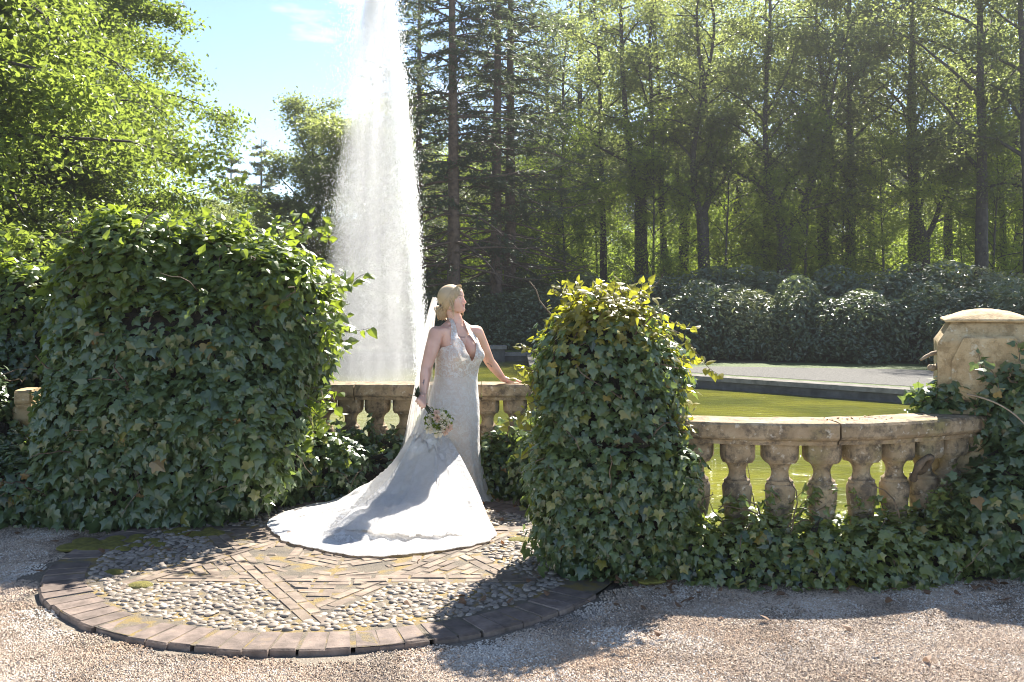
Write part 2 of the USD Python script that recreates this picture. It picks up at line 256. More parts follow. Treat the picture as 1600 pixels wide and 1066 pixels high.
def brick_mesh(poly, h, r):
    c = np.array(poly.centroid.coords[0]); p = np.array(poly.exterior.coords)[:-1]
    if Polygon(p).exterior.is_ccw is False: p = p[::-1]
    n = len(p); d = p - c; l = np.linalg.norm(d, axis=1, keepdims=True)
    zt = h + r.normal(0, .0018); sl = r.normal(0, .008, 2)
    ins = c + d * (1 - .011 / np.maximum(l, .03))
    lo = np.c_[p, np.full(n, .0)]; mi = np.c_[p, zt - .008 + d @ sl]; hi = np.c_[ins, zt + d @ sl + r.normal(0, .0012, n)]
    v = np.vstack([lo, mi, hi, [[*c, zt + r.normal(0, .001)]]]); k = np.arange(n); k1 = (k + 1) % n
    f = np.vstack([np.stack([k, k1, n + k1], 1), np.stack([k, n + k1, n + k], 1), np.stack([n + k, n + k1, 2 * n + k1], 1), np.stack([n + k, 2 * n + k1, 2 * n + k], 1), np.stack([2 * n + k, 2 * n + k1, np.full(n, 3 * n)], 1)])
    return v, f
bricks, placed = [], []
NB = 88
for i in range(NB):
    if i * 360 / NB > 331 or i * 360 / NB < 14: continue
    a = 2 * np.pi * i / NB + rng.normal(0, .003); w = 2 * np.pi * CR / NB
    r0, r1 = CR - .235 + rng.normal(0, .006), CR + rng.normal(0, .008)
    q = Polygon([(r0, -w * .45 * r0 / CR), (r1, -w * .475), (r1, w * .475), (r0, w * .45 * r0 / CR)])
    bricks.append((affinity.rotate(q, a, origin=(0, 0), use_radians=True), M['brick'], .031))
tips = [np.array([1.34 * math.cos(math.radians(30 + 60 * k)), 1.34 * math.sin(math.radians(30 + 60 * k))]) for k in range(6)]
bandw, bw = .135, .0675
union = Polygon()
def add_brick(poly, mat, h, minfrac=.2, clip=None):
    global union
    full = poly.area
    if clip is not None: poly = poly.intersection(clip)
    poly = poly.difference(union)
    g = max(getattr(poly, 'geoms', [poly]), key=lambda x: x.area, default=None)
    if g is None or g.is_empty or g.area < full * minfrac or g.geom_type != 'Polygon': return
    g = Polygon(g.exterior.coords).buffer(0).simplify(.004)
    if g.geom_type != 'Polygon' or len(g.exterior.coords) < 4 or g.convex_hull.area > g.area * 1.12: return
    bricks.append((g, mat, h)); union = union.union(g.buffer(.003))
for k in range(6):                                   # interlaced bands, two courses each
    a, b = tips[k], tips[(k + 2) % 6]; d = unit(b - a); nrm = np.array([-d[1], d[0]]); ln = np.linalg.norm(b - a)
    if nrm @ a < 0: nrm = -nrm
    for row in range(2):
        off = -(row + .5) * bw + .0; s = .04 + .11 * row
        while s < ln - .05:
            bl = .205; c = a + d * (s + bl / 2) + nrm * off
            q = Polygon([tuple(c + d * x + nrm * y) for x, y in ((-bl / 2 + .002, -bw / 2 + .003), (bl / 2 - .002, -bw / 2 + .003), (bl / 2 - .002, bw / 2 - .003), (-bl / 2 + .002, bw / 2 - .003))])
            add_brick(q, M['brick_pale'], .031); s += bl + .004
star = unary_union([Polygon([tips[0], tips[2], tips[4]]), Polygon([tips[1], tips[3], tips[5]])])
inner_hex = Polygon([tips[0], tips[2], tips[4]]).intersection(Polygon([tips[1], tips[3], tips[5]]))
for k in range(6):                                   # six square earth panels framed by brick pairs
    a = math.radians(60 * k); pc = np.array([math.cos(a), math.sin(a)]) * .44; d = np.array([math.cos(a), math.sin(a)]); t = np.array([-d[1], d[0]])
    panel = Polygon([tuple(pc + d * x + t * y) for x, y in ((-.075, -.075), (.075, -.075), (.075, .075), (-.075, .075))])
    union = union.union(panel)
for k in range(6):                                   # small bricks in the tips
    tip = tips[k]; d = unit(tip); t = np.array([-d[1], d[0]]); reg = star.difference(inner_hex).intersection(Polygon([(0, 0), tuple(tip * 1.2 + t * .8), tuple(tip * 1.2 - t * .8)]))
    for i in range(9):
        for j in range(-4, 5):
            c = d * (.62 + i * .072) + t * (j * .145 + (.07 if i % 2 else 0))
            q = Polygon([tuple(c + d * x + t * y) for x, y in ((-.032, -.069), (.032, -.069), (.032, .069), (-.032, .069))]); add_brick(q, M['brick_pale'], .031, .2, reg)
for k in range(6):                                   # centre: courses parallel to the sides of the hexagon
    a = math.radians(60 * k); d = np.array([math.cos(a), math.sin(a)]); t = np.array([-d[1], d[0]]); sec = Polygon([(0, 0), tuple((d * 1.0 + t * .577) * 1.2), tuple((d * 1.0 - t * .577) * 1.2)]).buffer(-.004).intersection(inner_hex)
    for i in range(10):
        for j in range(-3, 4):
            c = d * (.045 + i * .0675) + t * (j * .205 + (.1 if i % 2 else 0))
            add_brick(Polygon([tuple(c + d * x + t * y) for x, y in ((-.031, -.1), (.031, -.1), (.031, .1), (-.031, .1))]), M['brick_pale'], .031, .12, sec)
def rank(poly):
    c = np.array(poly.centroid.coords[0]) + CC
    return poly.area / c[1] ** 2 * (0.02 if train_area.contains(poly.centroid) or c[1] > 7.3 else 1)
bricks.sort(key=lambda x: -rank(x[0]))
rest = {}
for i, (poly, mt, h) in enumerate(bricks):
    ms = brick_mesh(poly, h, rng)
    if i < 300: part(circle, 'brick', ms, mt)
    else: rest.setdefault(mt.GetPath(), (mt, []))[1].append(ms)
for mt, ms in rest.values(): part(circle, 'small_bricks', cat_mesh(ms), mt, kind='stuff', label='remaining bricks beneath and behind the wedding train')
gaps = Point(0, 0).buffer(CR - .245, 64).difference(star.buffer(.012))
ico = trimesh.creation.icosphere(1); GAPIN = gaps.buffer(-.006)
pts = rng.uniform(-1.5, 1.5, (16000, 2)); szs = np.sort(rng.uniform(.009, .025, 16000))[::-1]; kept = np.zeros((0, 3))
for p, s in zip(pts, szs):
    if len(kept) and (np.hypot(kept[:, 0] - p[0], kept[:, 1] - p[1]) < (kept[:, 2] + s) * .76).any(): continue
    if not GAPIN.contains(Point(p)): continue
    kept = np.vstack([kept, [*p, s]])
order = np.argsort(-np.array([s / (y + CC[1]) * (.02 if train_area.contains(Point(x, y)) or y + CC[1] > 7.3 else 1) for x, y, s in kept])); restp = []
for i, k in enumerate(order):
    x, y, s = kept[k]; v = ico.vertices * np.array([s * rng.uniform(.95, 1.35), s * rng.uniform(.75, .95), s * rng.uniform(.40, .62)])
    v = v * (1 + .7 * (meshkit.noise(ico.vertices * 1.5 + k * 7.3) - .5))[:, None]; a = rng.uniform(0, 6.28)
    v = v @ np.array([[math.cos(a), math.sin(a), 0], [-math.sin(a), math.cos(a), 0], [0, 0, 1]]) + [x, y, .0275 + rng.uniform(-.005, .002)]
    if i < 300: part(circle, 'cobble', (v, ico.faces), M['pebble'], 40)
    else: restp.append((v, ico.faces))
part(circle, 'small_cobbles', cat_mesh(restp), M['pebble'], True, kind='stuff')
# moss cushions on the circle and its edge
mossv = []
MS = [(-2.55 + .30 * math.cos(q * 2.4) * (q / 14) ** .5, 6.42 + .20 * math.sin(q * 2.4) * (q / 14) ** .5, .05 + .055 * ((q * 7) % 5) / 5) for q in range(14)] + [(-2.15 + .14 * math.cos(q * 2.4), 6.72 + .08 * math.sin(q * 2.4), .04 + .03 * (q % 3)) for q in range(6)]
for (mx, my, r) in MS + [ (.62, 5.72, .14), (.78, 5.62, .10), (-2.05, 5.48, .07), (-2.3, 5.75, .06), (.05, 6.5, .08)]:
    m = trimesh.creation.icosphere(3); v = m.vertices.view(np.ndarray) * [r, r * .8, .022]
    v = v * (1 + .6 * (meshkit.fbm(v * [9, 9, 9] + [mx * 3, my * 3, 0], 4) - .5))[:, None] + [mx, my, .026]; mossv.append((v, m.faces))
top('moss_cushions', cat_mesh(mossv), M['moss'], 'flat olive moss cushions growing on the rim of the brick circle', 'moss', kind='stuff', smooth=True)

# loose gravel: patches of real stones
tet_v = np.array([(0, 0, 1.6), (.94, 0, -.53), (-.47, .82, -.53), (-.47, -.82, -.53)]); tet_f = np.array([(0, 1, 2), (0, 2, 3), (0, 3, 1), (1, 3, 2)])
octa_v = np.array([(1, 0, 0), (-1, 0, 0), (0, 1, 0), (0, -1, 0), (0, 0, 1), (0, 0, -1)], float); octa_f = np.array([(0, 2, 4), (2, 1, 4), (1, 3, 4), (3, 0, 4), (2, 0, 5), (1, 2, 5), (3, 1, 5), (0, 3, 5)])
def stones(n, rad, lo, hi, r):
    a, q = r.uniform(0, 6.28, n), np.sqrt(r.uniform(0, 1, n)) * rad; s = r.uniform(lo, hi, n)
    v = octa_v[None] * (s[:, None, None] * r.uniform(.65, 1.25, (n, 6, 1))) * np.array([1.15, .9, .7]); an = r.uniform(0, 6.28, n); c, sn = np.cos(an), np.sin(an)
    x = v[..., 0] * c[:, None] - v[..., 1] * sn[:, None]; y = v[..., 0] * sn[:, None] + v[..., 1] * c[:, None]; tl = r.normal(0, .35, (n, 1))
    w = np.stack([x + (q * np.cos(a))[:, None], y + (q * np.sin(a))[:, None], v[..., 2] + tl * x + (s * r.uniform(.1, .7, n))[:, None]], -1)
    return w.reshape(-1, 3), (octa_f[None] + 6 * np.arange(n)[:, None, None]).reshape(-1, 3)
pi = UsdGeom.PointInstancer.Define(stage, numbered('/World', 'gravel_stones')); protos = []
UsdGeom.Scope.Define(stage, str(pi.GetPath()) + '/patches')
for k in range(5):
    protos.append(part(str(pi.GetPath()) + '/patches', 'stones', stones(620, .16, .0035, .0085, np.random.default_rng(50 + k)), M['gravel_stone']).GetPath())
pi.CreatePrototypesRel().SetTargets(protos)
okarea = TERR.difference(Point(CC).buffer(CR + .13, 64)).difference(soil_poly.buffer(-.25)); P = []
gx, gy = np.meshgrid(np.arange(-6.4, 5.8, .115), np.arange(2.9, 9.2, .115))
for x, y in zip(gx.ravel(), gy.ravel()):
    x, y = x + rng.uniform(-.05, .05), y + rng.uniform(-.05, .05)
    if abs(x) < y * .55 + 1.5 and okarea.contains(Point(x, y)): P.append((x, y, .001))
n = len(P); an = rng.uniform(0, 2 * np.pi, n)
pi.CreatePositionsAttr(Vt.Vec3fArray.FromNumpy(np.array(P, np.float32))); pi.CreateProtoIndicesAttr(Vt.IntArray.FromNumpy(rng.integers(0, 5, n).astype(np.int32)))
pi.CreateOrientationsAttr(Vt.QuathArray([Gf.Quath(float(math.cos(a / 2)), 0, 0, float(math.sin(a / 2))) for a in an]))
tag(pi, 'loose pale gravel stones covering the terrace', 'gravel', kind='stuff')

# ------------------------------------------------------------------ balustrade
def rail_profile():
    # (offset across, height): flat top with worn edges, thick face, small hollow under the overhang
    return [(-.155, ZR - .004), (-.168, ZR - .018), (-.170, ZR - .082), (-.160, ZR - .096), (-.150, ZR - .104), (-.132, ZR - .110), (-.126, ZR - .135), (.126, ZR - .135), (.132, ZR - .110), (.150, ZR - .104), (.160, ZR - .096), (.170, ZR - .082), (.168, ZR - .018), (.155, ZR - .004), (.09, ZR), (-.09, ZR)]
def plinth_profile():
    return [(-.17, .02), (-.17, .13), (-.155, .15), (.155, .15), (.17, .13), (.17, .02)]
def sweep(P, prof, seed=0, rough=.004):
    P = np.asarray(P, float); t = unit(np.gradient(P, axis=0)); nrm = np.stack([-t[:, 1], t[:, 0]], 1); prof = np.asarray(prof); m = len(prof)
    v = np.concatenate([P[:, None] + nrm[:, None] * prof[None, :, :1], np.broadcast_to(prof[None, :, 1:], (len(P), m, 1))], -1)
    v = v + (meshkit.fbm(v * 9 + seed, 4)[..., None] - .5) * 2.2 * rough * np.array([1, 1, 1]) + (meshkit.noise(v * 3 + seed)[..., None] - .5) * rough
    i, j = np.meshgrid(np.arange(len(P) - 1), np.arange(m), indexing='ij')
    q = np.stack([i * m + j, i * m + (j + 1) % m, (i + 1) * m + (j + 1) % m, (i + 1) * m + j], -1).reshape(-1, 4)
    f = np.vstack([q[:, [0, 1, 2]], q[:, [0, 2, 3]]]); L0 = (len(P) - 1) * m
    tri = trimesh.creation.triangulate_polygon(Polygon(prof), engine='earcut')[1] % m
    f = np.vstack([f, tri, tri[:, ::-1] + L0])
    return v.reshape(-1, 3), f
BAL = [(.070, .0), (.074, .03), (.064, .045), (.062, .06), (.066, .10), (.074, .17), (.083, .24), (.088, .30), (.0885, .335), (.084, .352), (.076, .360), (.078, .368), (.076, .378), (.064, .386), (.054, .40), (.050, .42), (.0505, .44), (.058, .462), (.074, .484), (.084, .496), (.090, .502)]
def baluster_mesh(seed, rz):
    v1, f1 = lathe([(0.001, 0)] + BAL + [(.001, .503)], 24)
    v1 = v1 * [1, 1, 1]; o = .034
    sq = [(-.1 + o, -.1), (.1 - o, -.1), (.1, -.1 + o), (.1, .1 - o), (.1 - o, .1), (-.1 + o, .1), (-.1, .1 - o), (-.1, -.1 + o)]
    lv = []
    for s, z in ((.86, .488), (.97, .508), (1.0, .515), (1.0, .606)): lv.append(np.c_[np.array(sq) * s, np.full(8, z)])
    v2 = np.vstack(lv + [[[0, 0, .488]], [[0, 0, .606]]]); k = np.arange(8); k1 = (k + 1) % 8; f2 = []
    for a in range(3): f2 += [np.stack([a * 8 + k, a * 8 + k1, a * 8 + 8 + k1], 1), np.stack([a * 8 + k, a * 8 + 8 + k1, a * 8 + 8 + k], 1)]
    f2 += [np.stack([np.full(8, 32), k1, k], 1), np.stack([np.full(8, 33), 24 + k, 24 + k1], 1)]
    v, f = cat_mesh([(v1, f1), (v2, np.vstack(f2))])
    r = meshkit.fbm(v * 16 + seed * 3.7, 4)[:, None] - .5
    v = v + unit(v * [1, 1, 0] + 1e-6) * r * .010 + (meshkit.noise(v * 5 + seed * 9.1)[:, None] - .5) * [.006, .006, 0]
    c, s = math.cos(rz), math.sin(rz)
    return np.stack([v[:, 0] * c - v[:, 1] * s, v[:, 0] * s + v[:, 1] * c, v[:, 2]], 1), f
def resample(P, n):
    P = np.asarray(P, float); return spline(P, n)
def arclen_points(P, ds):
    d = np.r_[0, np.cumsum(np.linalg.norm(np.diff(P, axis=0), axis=1))]
    return lambda s: np.stack([np.interp(s, d, P[:, 0]), np.interp(s, d, P[:, 1])], -1), d[-1]
def balustrade(label, ctrl, joints, bal_s, seed):
    base = np.array([*np.mean(ctrl, axis=0), 0]); T = thing('stone_balustrade', label, 'balustrade', base)
    f, tot = arclen_points(resample(ctrl, 200), 0); js = [0] + [j * tot for j in joints] + [tot]
    for a, b in zip(js[:-1], js[1:]):
        n = max(6, int((b - a) / .045))
        v, fc = sweep(f(np.linspace(a + .003, b - .003, n)), rail_profile(), seed + a); part(T, 'coping_stone', (v, fc), M['stone'], 35, off=base)
        v, fc = sweep(f(np.linspace(a + .003, b - .003, n)), plinth_profile(), seed + a + 5); part(T, 'plinth_stone', (v, fc), M['stone'], 35, off=base)
    for k, s in enumerate(bal_s):
        p = f(s); t = f(s + .02) - f(s - .02); m = baluster_mesh(seed * 20 + k, math.atan2(t[1], t[0])); part(T, 'baluster', (m[0] + [*p, .146] - base, m[1]), M['stone'], 40)
    return T, f, tot
BR, farc, tot_arc = balustrade('curved stone balustrade of the right foreground with ivy growing along its foot', ARC, [.47], [0.02, .27, .515, .765, 1.015, 1.265, 1.50, 1.73, 1.95, 2.15], 1)
bxs = [(-1.83 + .232 * k) for k in range(11)]
BB, fbk, tot_bk = balustrade('straight stone balustrade behind the bride that she rests her hand on', BACK, [.33, .68], [x + 2.3 for x in bxs], 2)
# fragment of the left run that shows through the ivy
lf = thing('stone_balustrade', 'fragment of a golden stone baluster showing between ivy at the far left', 'balustrade', (-3.86, 7.9, 0))
v, f = sweep(np.linspace((-3.90, 7.9), (-3.79, 7.92), 6), rail_profile(), 9); part(lf, 'coping_stone', (v, f), M['pier'], 35, off=(-3.86, 7.9, 0))
v, f = sweep(np.linspace((-3.90, 7.9), (-3.79, 7.92), 6), plinth_profile(), 9); part(lf, 'plinth_stone', (v, f), M['pier'], 35, off=(-3.86, 7.9, 0))
for k in range(1):
    m = baluster_mesh(77 + k, .16); part(lf, 'baluster', (m[0] + [.02 + .25 * k, .01 + .04 * k, .146], m[1]), M['pier'], 40)

# big pier on the right
def rbox(sx, sy, z0, z1, ch, taper=0.0):
    sq = np.array([(-1, -1), (1, -1), (1, 1), (-1, 1)], float); pts = []
    for (ix, iz) in ((ch, z0), (0, z0 + ch), (0, z1 - ch), (ch, z1)):
        for x, y in sq: pts.append((x * (sx / 2 - ix), y * (sy / 2 - ix), iz)); 
    for (x, y) in sq:
        for z in (z0 + ch, z1 - ch): pts += [(x * (sx / 2 - ch), y * sy / 2, z), (x * sx / 2, y * (sy / 2 - ch), z)]
    return m3.Manifold.hull_points(np.array(pts))
def wear(Mf, amp, seed, edge=.05, rot=0, loc=(0, 0, 0)):
    a = Mf.refine_to_length(edge).to_mesh(); v = a.vert_properties[:, :3].astype(float)
    v = v + (meshkit.fbm(v * 7 + seed, 4)[:, None] - .5) * 2 * amp * unit(v * [1, 1, .6]) + (meshkit.noise(v * 24 + seed)[:, None] - .5) * amp * .4
    c, s = math.cos(rot), math.sin(rot)
    return np.stack([v[:, 0] * c - v[:, 1] * s, v[:, 0] * s + v[:, 1] * c, v[:, 2]], 1) + loc, a.tri_verts
PR = -.36
pier = thing('stone_pier', 'tall golden sandstone pier with domed cap at the right edge', 'pier', (3.10, 6.52, 0))
part(pier, 'foot', wear(rbox(.72, .70, 0.0, .92, .03), .012, 3, rot=PR), M['pier'], 35)
part(pier, 'shaft', wear(m3.Manifold.batch_hull([rbox(.60, .58, .925, 1.36, .03), rbox(.46, .46, 1.40, 1.462, .02)]), .010, 4, rot=PR), M['pier'], 35)
part(pier, 'scroll', wear(m3.Manifold.batch_hull([rbox(.44, .03, .96, 1.22, .012), rbox(.30, .03, 1.22, 1.37, .012)]).translate([.0, -.292, 0]), .008, 6, .03, rot=PR), M['pier'], 35)
capm = m3.Manifold.batch_hull([rbox(.52, .52, 1.458, 1.478, .008)] + [m3.Manifold.cylinder(.004, a, a * .97, 28).translate([0, 0, z]) for a, z in ((.225, 1.486), (.19, 1.506), (.14, 1.522), (.07, 1.532), (.02, 1.535))])
part(pier, 'cap', wear(capm, .006, 5, .04, rot=PR), M['pier'], 35)
for k, (pp, rr) in enumerate([([(2.86, 6.52, 1.245), (2.76, 6.48, 1.255), (2.69, 6.45, 1.235), (2.64, 6.43, 1.21)], [.013, .014, .013, .009]), ([(2.84, 6.48, 1.165), (2.78, 6.46, 1.175), (2.73, 6.44, 1.16), (2.695, 6.43, 1.165)], [.020, .022, .019, .022])]):
    P = spline(pp, 14); R = np.interp(np.linspace(0, 1, 14), np.linspace(0, 1, 4), rr) * (1 + .15 * np.sin(np.arange(14) * 1.9))
    top('dead_branch', tube(P, R, 9), M['dead_wood'], ['thin bent dead branch stub sticking out left of the stone pier', 'thick lower sawn branch stub sticking out left of the stone pier'][k], 'branch', smooth=True)
P = spline([(2.79, 6.1, 1.02), (2.86, 5.98, 1.0), (2.95, 5.85, .93), (3.02, 5.75, .80), (3.06, 5.70, .62), (3.09, 5.68, .45)], 30)
top('vine_runner', tube(P, np.linspace(.006, .004, 30), 6), M['dead_wood'], 'bare pale vine stem arching down across the ivy below the stone pier', 'vine', smooth=True)
P = spline([(2.43, 6.02, .52), (2.41, 5.94, .58), (2.45, 5.92, .65), (2.50, 5.95, .66), (2.50, 6.0, .60), (2.47, 6.08, .56)], 24)
top('curled_vine', tube(P, .020 * (1 + .2 * np.sin(np.arange(24))), 8), M['stem'], 'thick knotted vine stem curled between two balusters near the pier', 'vine', smooth=True)

# ------------------------------------------------------------------ ivy
half = [(0, -.02), (.10, -.13), (.26, -.17), (.40, -.06), (.36, .10), (.52, .27), (.55, .40), (.30, .44), (.17, .60), (.06, .82), (0, .95)]
def leaf_template(outline, fold, cx=.22, curl=.12):
    o = np.array(outline); r = o; l = o[1:-1][::-1] * [-1, 1]; p = np.vstack([r, l]); n = len(p)
    z = -fold * np.abs(p[:, 0]) - curl * (p[:, 1] - .3) ** 2
    v = np.vstack([np.c_[p, z], [[0, cx, .02]]]); k = np.arange(n)
    return v, np.stack([k, (k + 1) % n, np.full(n, n)], 1)
IVL = leaf_template(half, .22)
IVL2 = leaf_template([(0, 0), (.16, -.10), (.34, .02), (.40, .22), (.30, .50), (.12, .78), (0, .98)], .25)
IVL3 = leaf_template([(0, -.02), (.20, -.14), (.42, .02), (.48, .26), (.26, .40), (.13, .70), (0, .95)], .18)
def place(tpl, pos, nrm, tip, size):
    tv, tf = tpl; nrm = unit(nrm); tip = unit(tip - nrm * (tip * nrm).sum(1, keepdims=True)); rt = np.cross(tip, nrm)
    v = pos[:, None] + size[:, None, None] * (tv[None, :, :1] * rt[:, None] + tv[None, :, 1:2] * tip[:, None] + tv[None, :, 2:] * nrm[:, None])
    return v, tf
def merge(v, tf): return v.reshape(-1, 3), (tf[None] + v.shape[1] * np.arange(len(v))[:, None, None]).reshape(-1, 3)
CAM = np.array([0, 0, CAM_H])
def blob(shapes, res=.07, amp=.10, freq=2.2, seed=0):
    """Bumpy mass: union of superellipsoids (centre, half sizes, exponent, turn)."""
    ms = []
    for c, h, e, rz in shapes:
        s = trimesh.creation.icosphere(4).vertices; k = (np.abs(s) ** e).sum(1) ** (-1 / e); v = s * k[:, None] * h
        ms.append(m3.Manifold.hull_points(v).rotate([0, 0, rz]).translate(list(map(float, c))))
    A = m3.Manifold.batch_boolean(ms, m3.OpType.Add).refine_to_length(res).to_mesh(); t = trimesh.Trimesh(A.vert_properties[:, :3], A.tri_verts)
    trimesh.smoothing.filter_taubin(t, iterations=8)
    v = t.vertices + t.vertex_normals * ((meshkit.fbm(t.vertices * freq + seed, 4)[:, None] - .5) * 2 * amp + (meshkit.noise(t.vertices * freq * 4 + seed)[:, None] - .5) * amp * .5)
    return trimesh.Trimesh(v, t.faces, process=False)
def ivy(name, label, cat, shape, dens, size=(.040, .075), seed=1, base=None, sunny_from=None, nparts=300, hole=None, shoots=(), depth=.045, zmin=.012, core=.10, keep=None):
    r = np.random.default_rng(seed); base = np.array(base if base is not None else [*shape.vertices.mean(0)[:2], 0.])
    T = thing(name, label, cat, base); area = shape.area; n = int(dens * area)
    P, fi = trimesh.sample.sample_surface(shape, n, seed=seed); N = shape.face_normals[fi]
    P = P + N * r.normal(0, depth, (n, 1)) - N * np.abs(r.normal(0, .035, (n, 1)))
    ok = P[:, 2] > zmin
    # patches where the leaf cover thins out
    thin = meshkit.fbm(P * 3.1 + seed * 5, 3) < .36
    ok &= ~(thin & (r.uniform(size=n) < .45))
    if hole is not None:
        for hc, hr in hole: ok &= ~((np.linalg.norm((P - hc) / hr, axis=1) < 1) & (r.uniform(size=n) < .8))
    if keep is not None: ok &= keep(P)
    P, N = P[ok], N[ok]; n = len(P)
    up = np.clip(N[:, 2:], 0, 1)
    nr = unit(N + np.array([0, 0, .5]) + r.normal(0, .50, (n, 3)))
    rd = unit(r.normal(0, 1, (n, 3))); tip = np.array([0, 0, -1.0]) * (1 - .8 * up) + N * .35 + rd * (.75 + .5 * up)
    s = (size[0] + (size[1] - size[0]) * r.beta(1.3, 1.7, n)) * np.where(r.uniform(size=n) < .10, 1.3, 1.0) / .95
    sunny = np.zeros(n, bool)
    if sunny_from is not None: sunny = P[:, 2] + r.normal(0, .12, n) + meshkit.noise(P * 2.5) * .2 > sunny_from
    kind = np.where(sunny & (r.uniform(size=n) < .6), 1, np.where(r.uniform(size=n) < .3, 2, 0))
    for sp, rad, nl in shoots:                          # free shoots with leaves on both sides
        sp = spline(sp, 24); rr = np.linspace(rad, rad * .4, 24); part(T, 'shoot', tube(sp - base, rr, 5), M['stem'], True)
        k = np.linspace(.12, 1, nl); q = np.stack([np.interp(k, np.linspace(0, 1, 24), sp[:, a]) for a in range(3)], 1)
        d = unit(np.gradient(q, axis=0)); sd = unit(np.cross(d, r.normal(0, 1, (nl, 3)) + [0, -.6, .6]))
        P = np.vstack([P, q + sd * .012]); nr = np.vstack([nr, unit(r.normal(0, .5, (nl, 3)) + [0, -.5, .7])]); tip = np.vstack([tip, sd + d * .7 + [0, 0, -.2]]); s = np.r_[s, r.uniform(size[0], size[1], nl) * .95]; kind = np.r_[kind, np.full(nl, 1 if sunny_from is not None else 2)]; sunny = np.r_[sunny, np.full(nl, sunny_from is not None)]; N = np.vstack([N, sd])
    tpls = [IVL, IVL2, IVL3]
    d = CAM - P; dist = np.linalg.norm(d, axis=1); facing = np.abs((unit(d) * nr).sum(1)) * ((unit(d) * N).sum(1) > .1)
    score = s ** 2 * facing / dist ** 2 * r.uniform(.75, 1, len(P)); best = set(np.argsort(-score)[:nparts].tolist())
    isb = np.zeros(len(P), bool); isb[list(best)] = True; bulk = {}
    for k in range(3):
        for sn in (False, True):
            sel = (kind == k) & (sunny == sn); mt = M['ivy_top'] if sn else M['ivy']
            a = sel & ~isb
            if a.any(): bulk.setdefault(sn, []).append(merge(*place(tpls[k], P[a], nr[a], tip[a], s[a])))
            b = np.nonzero(sel & isb)[0]
            if len(b):
                V, tf = place(tpls[k], P[b], nr[b], tip[b], s[b])
                for w in V: part(T, 'leaf', (w - base, tf), mt)
    for sn, ms in bulk.items(): part(T, 'foliage', cat_mesh(ms), M['ivy_top'] if sn else M['ivy'], kind='stuff', off=base)
    # woody stems under the leaves and the dense inside
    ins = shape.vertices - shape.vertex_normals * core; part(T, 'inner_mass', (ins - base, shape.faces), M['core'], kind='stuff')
    st = []; SP, sf = trimesh.sample.sample_surface(shape, max(12, int(area * 9)), seed=seed + 7); SN = shape.face_normals[sf]
    for p, nn in zip(SP, SN):
        d = unit(np.cross(nn, r.normal(0, 1, 3)) + [0, 0, .3]); q = [p - nn * .05]
        for _ in range(6): d = unit(d + r.normal(0, .35, 3) - nn * .05); q.append(q[-1] + d * .07)
        if min(x[2] for x in q) > 0: st.append(tube(np.array(q), np.linspace(.006, .003, 7) * r.uniform(.6, 1.4), 4, False))
    part(T, 'stems', cat_mesh(st), M['stem'], kind='stuff', off=base)
    return T
def shoots_on(c, dirs, r, n, ln):
    out = []
    for _ in range(n):
        p = np.array(c(r)); d = unit(np.array(dirs) + r.normal(0, .35, 3)); q = [p]
        for _ in range(5): d = unit(d + r.normal(0, .2, 3) + [0, 0, -.04]); q.append(q[-1] + d * ln * r.uniform(.14, .26))
        out.append((np.array(q), .0035, int(r.integers(5, 11))))
    return out
rs = np.random.default_rng(3)
hedge = blob([((-2.50, 7.60, .90), (.88, .62, .88), 3.0, 2), ((-2.55, 7.98, 1.50), (.98, .80, .66), 2.6, 2), ((-2.92, 7.90, 1.54), (.56, .78, .70), 2.5, 0), ((-1.97, 7.80, 1.36), (.52, .60, .62), 3.0, 0), ((-2.52, 7.30, .55), (.86, .50, .6), 3, 0), ((-2.75, 7.22, .4), (.66, .45, .45), 3, 0), ((-1.98, 7.75, .30), (.38, .34, .34), 2.6, 0)], amp=.10, seed=11)
sh = shoots_on(lambda r: (r.uniform(-3.4, -1.5), r.uniform(7.4, 8.3), 2.05), (0, -.1, 1), rs, 70, .22) + shoots_on(lambda r: (-1.46, r.uniform(7.2, 7.8), r.uniform(1.2, 1.85)), (1, -.2, .2), rs, 16, .25) + shoots_on(lambda r: (r.uniform(-1.6, -1.35), 7.4, r.uniform(.75, 1.0)), (.6, -.5, -.6), rs, 10, .3)
sh += [(np.array([(-1.30, 7.25, 1.38), (-1.14, 7.2, 1.37), (-1.07, 7.2, 1.38), (-1.02, 7.2, 1.39)]), .003, 8), (np.array([(-1.30, 7.3, 1.70), (-1.14, 7.3, 1.75), (-1.09, 7.3, 1.78), (-1.05, 7.3, 1.79)]), .003, 8)]
ivy('ivy_hedge', 'large dark green ivy hedge with sunlit yellow-green top left of the bride', 'hedge', hedge, 1900, (.042, .100), 21, sunny_from=1.66, shoots=sh, hole=[(np.array([-2.6, 6.85, 1.47]), np.array([.42, .35, .13])), (np.array([-2.15, 6.9, 1.5]), np.array([.25, .3, .1]))])
pill = blob([((.57, 6.02, .80), (.40, .40, .78), 3.0, 0), ((.57, 6.0, 1.30), (.31, .34, .34), 2.3, 0), ((.60, 5.94, .42), (.45, .42, .46), 3, 0), ((.72, 6.0, 1.12), (.30, .3, .26), 2.3, 0)], amp=.05, freq=3, seed=5)
sh = shoots_on(lambda r: (r.uniform(.3, .85), r.uniform(5.7, 6.3), 1.6), (0, 0, 1), rs, 30, .12) + shoots_on(lambda r: (.90, r.uniform(5.75, 6.2), r.uniform(.9, 1.4)), (1, -.2, -.15), rs, 16, .22) + shoots_on(lambda r: (.19, r.uniform(5.75, 6.2), r.uniform(.7, 1.3)), (-1, -.2, .1), rs, 8, .16)
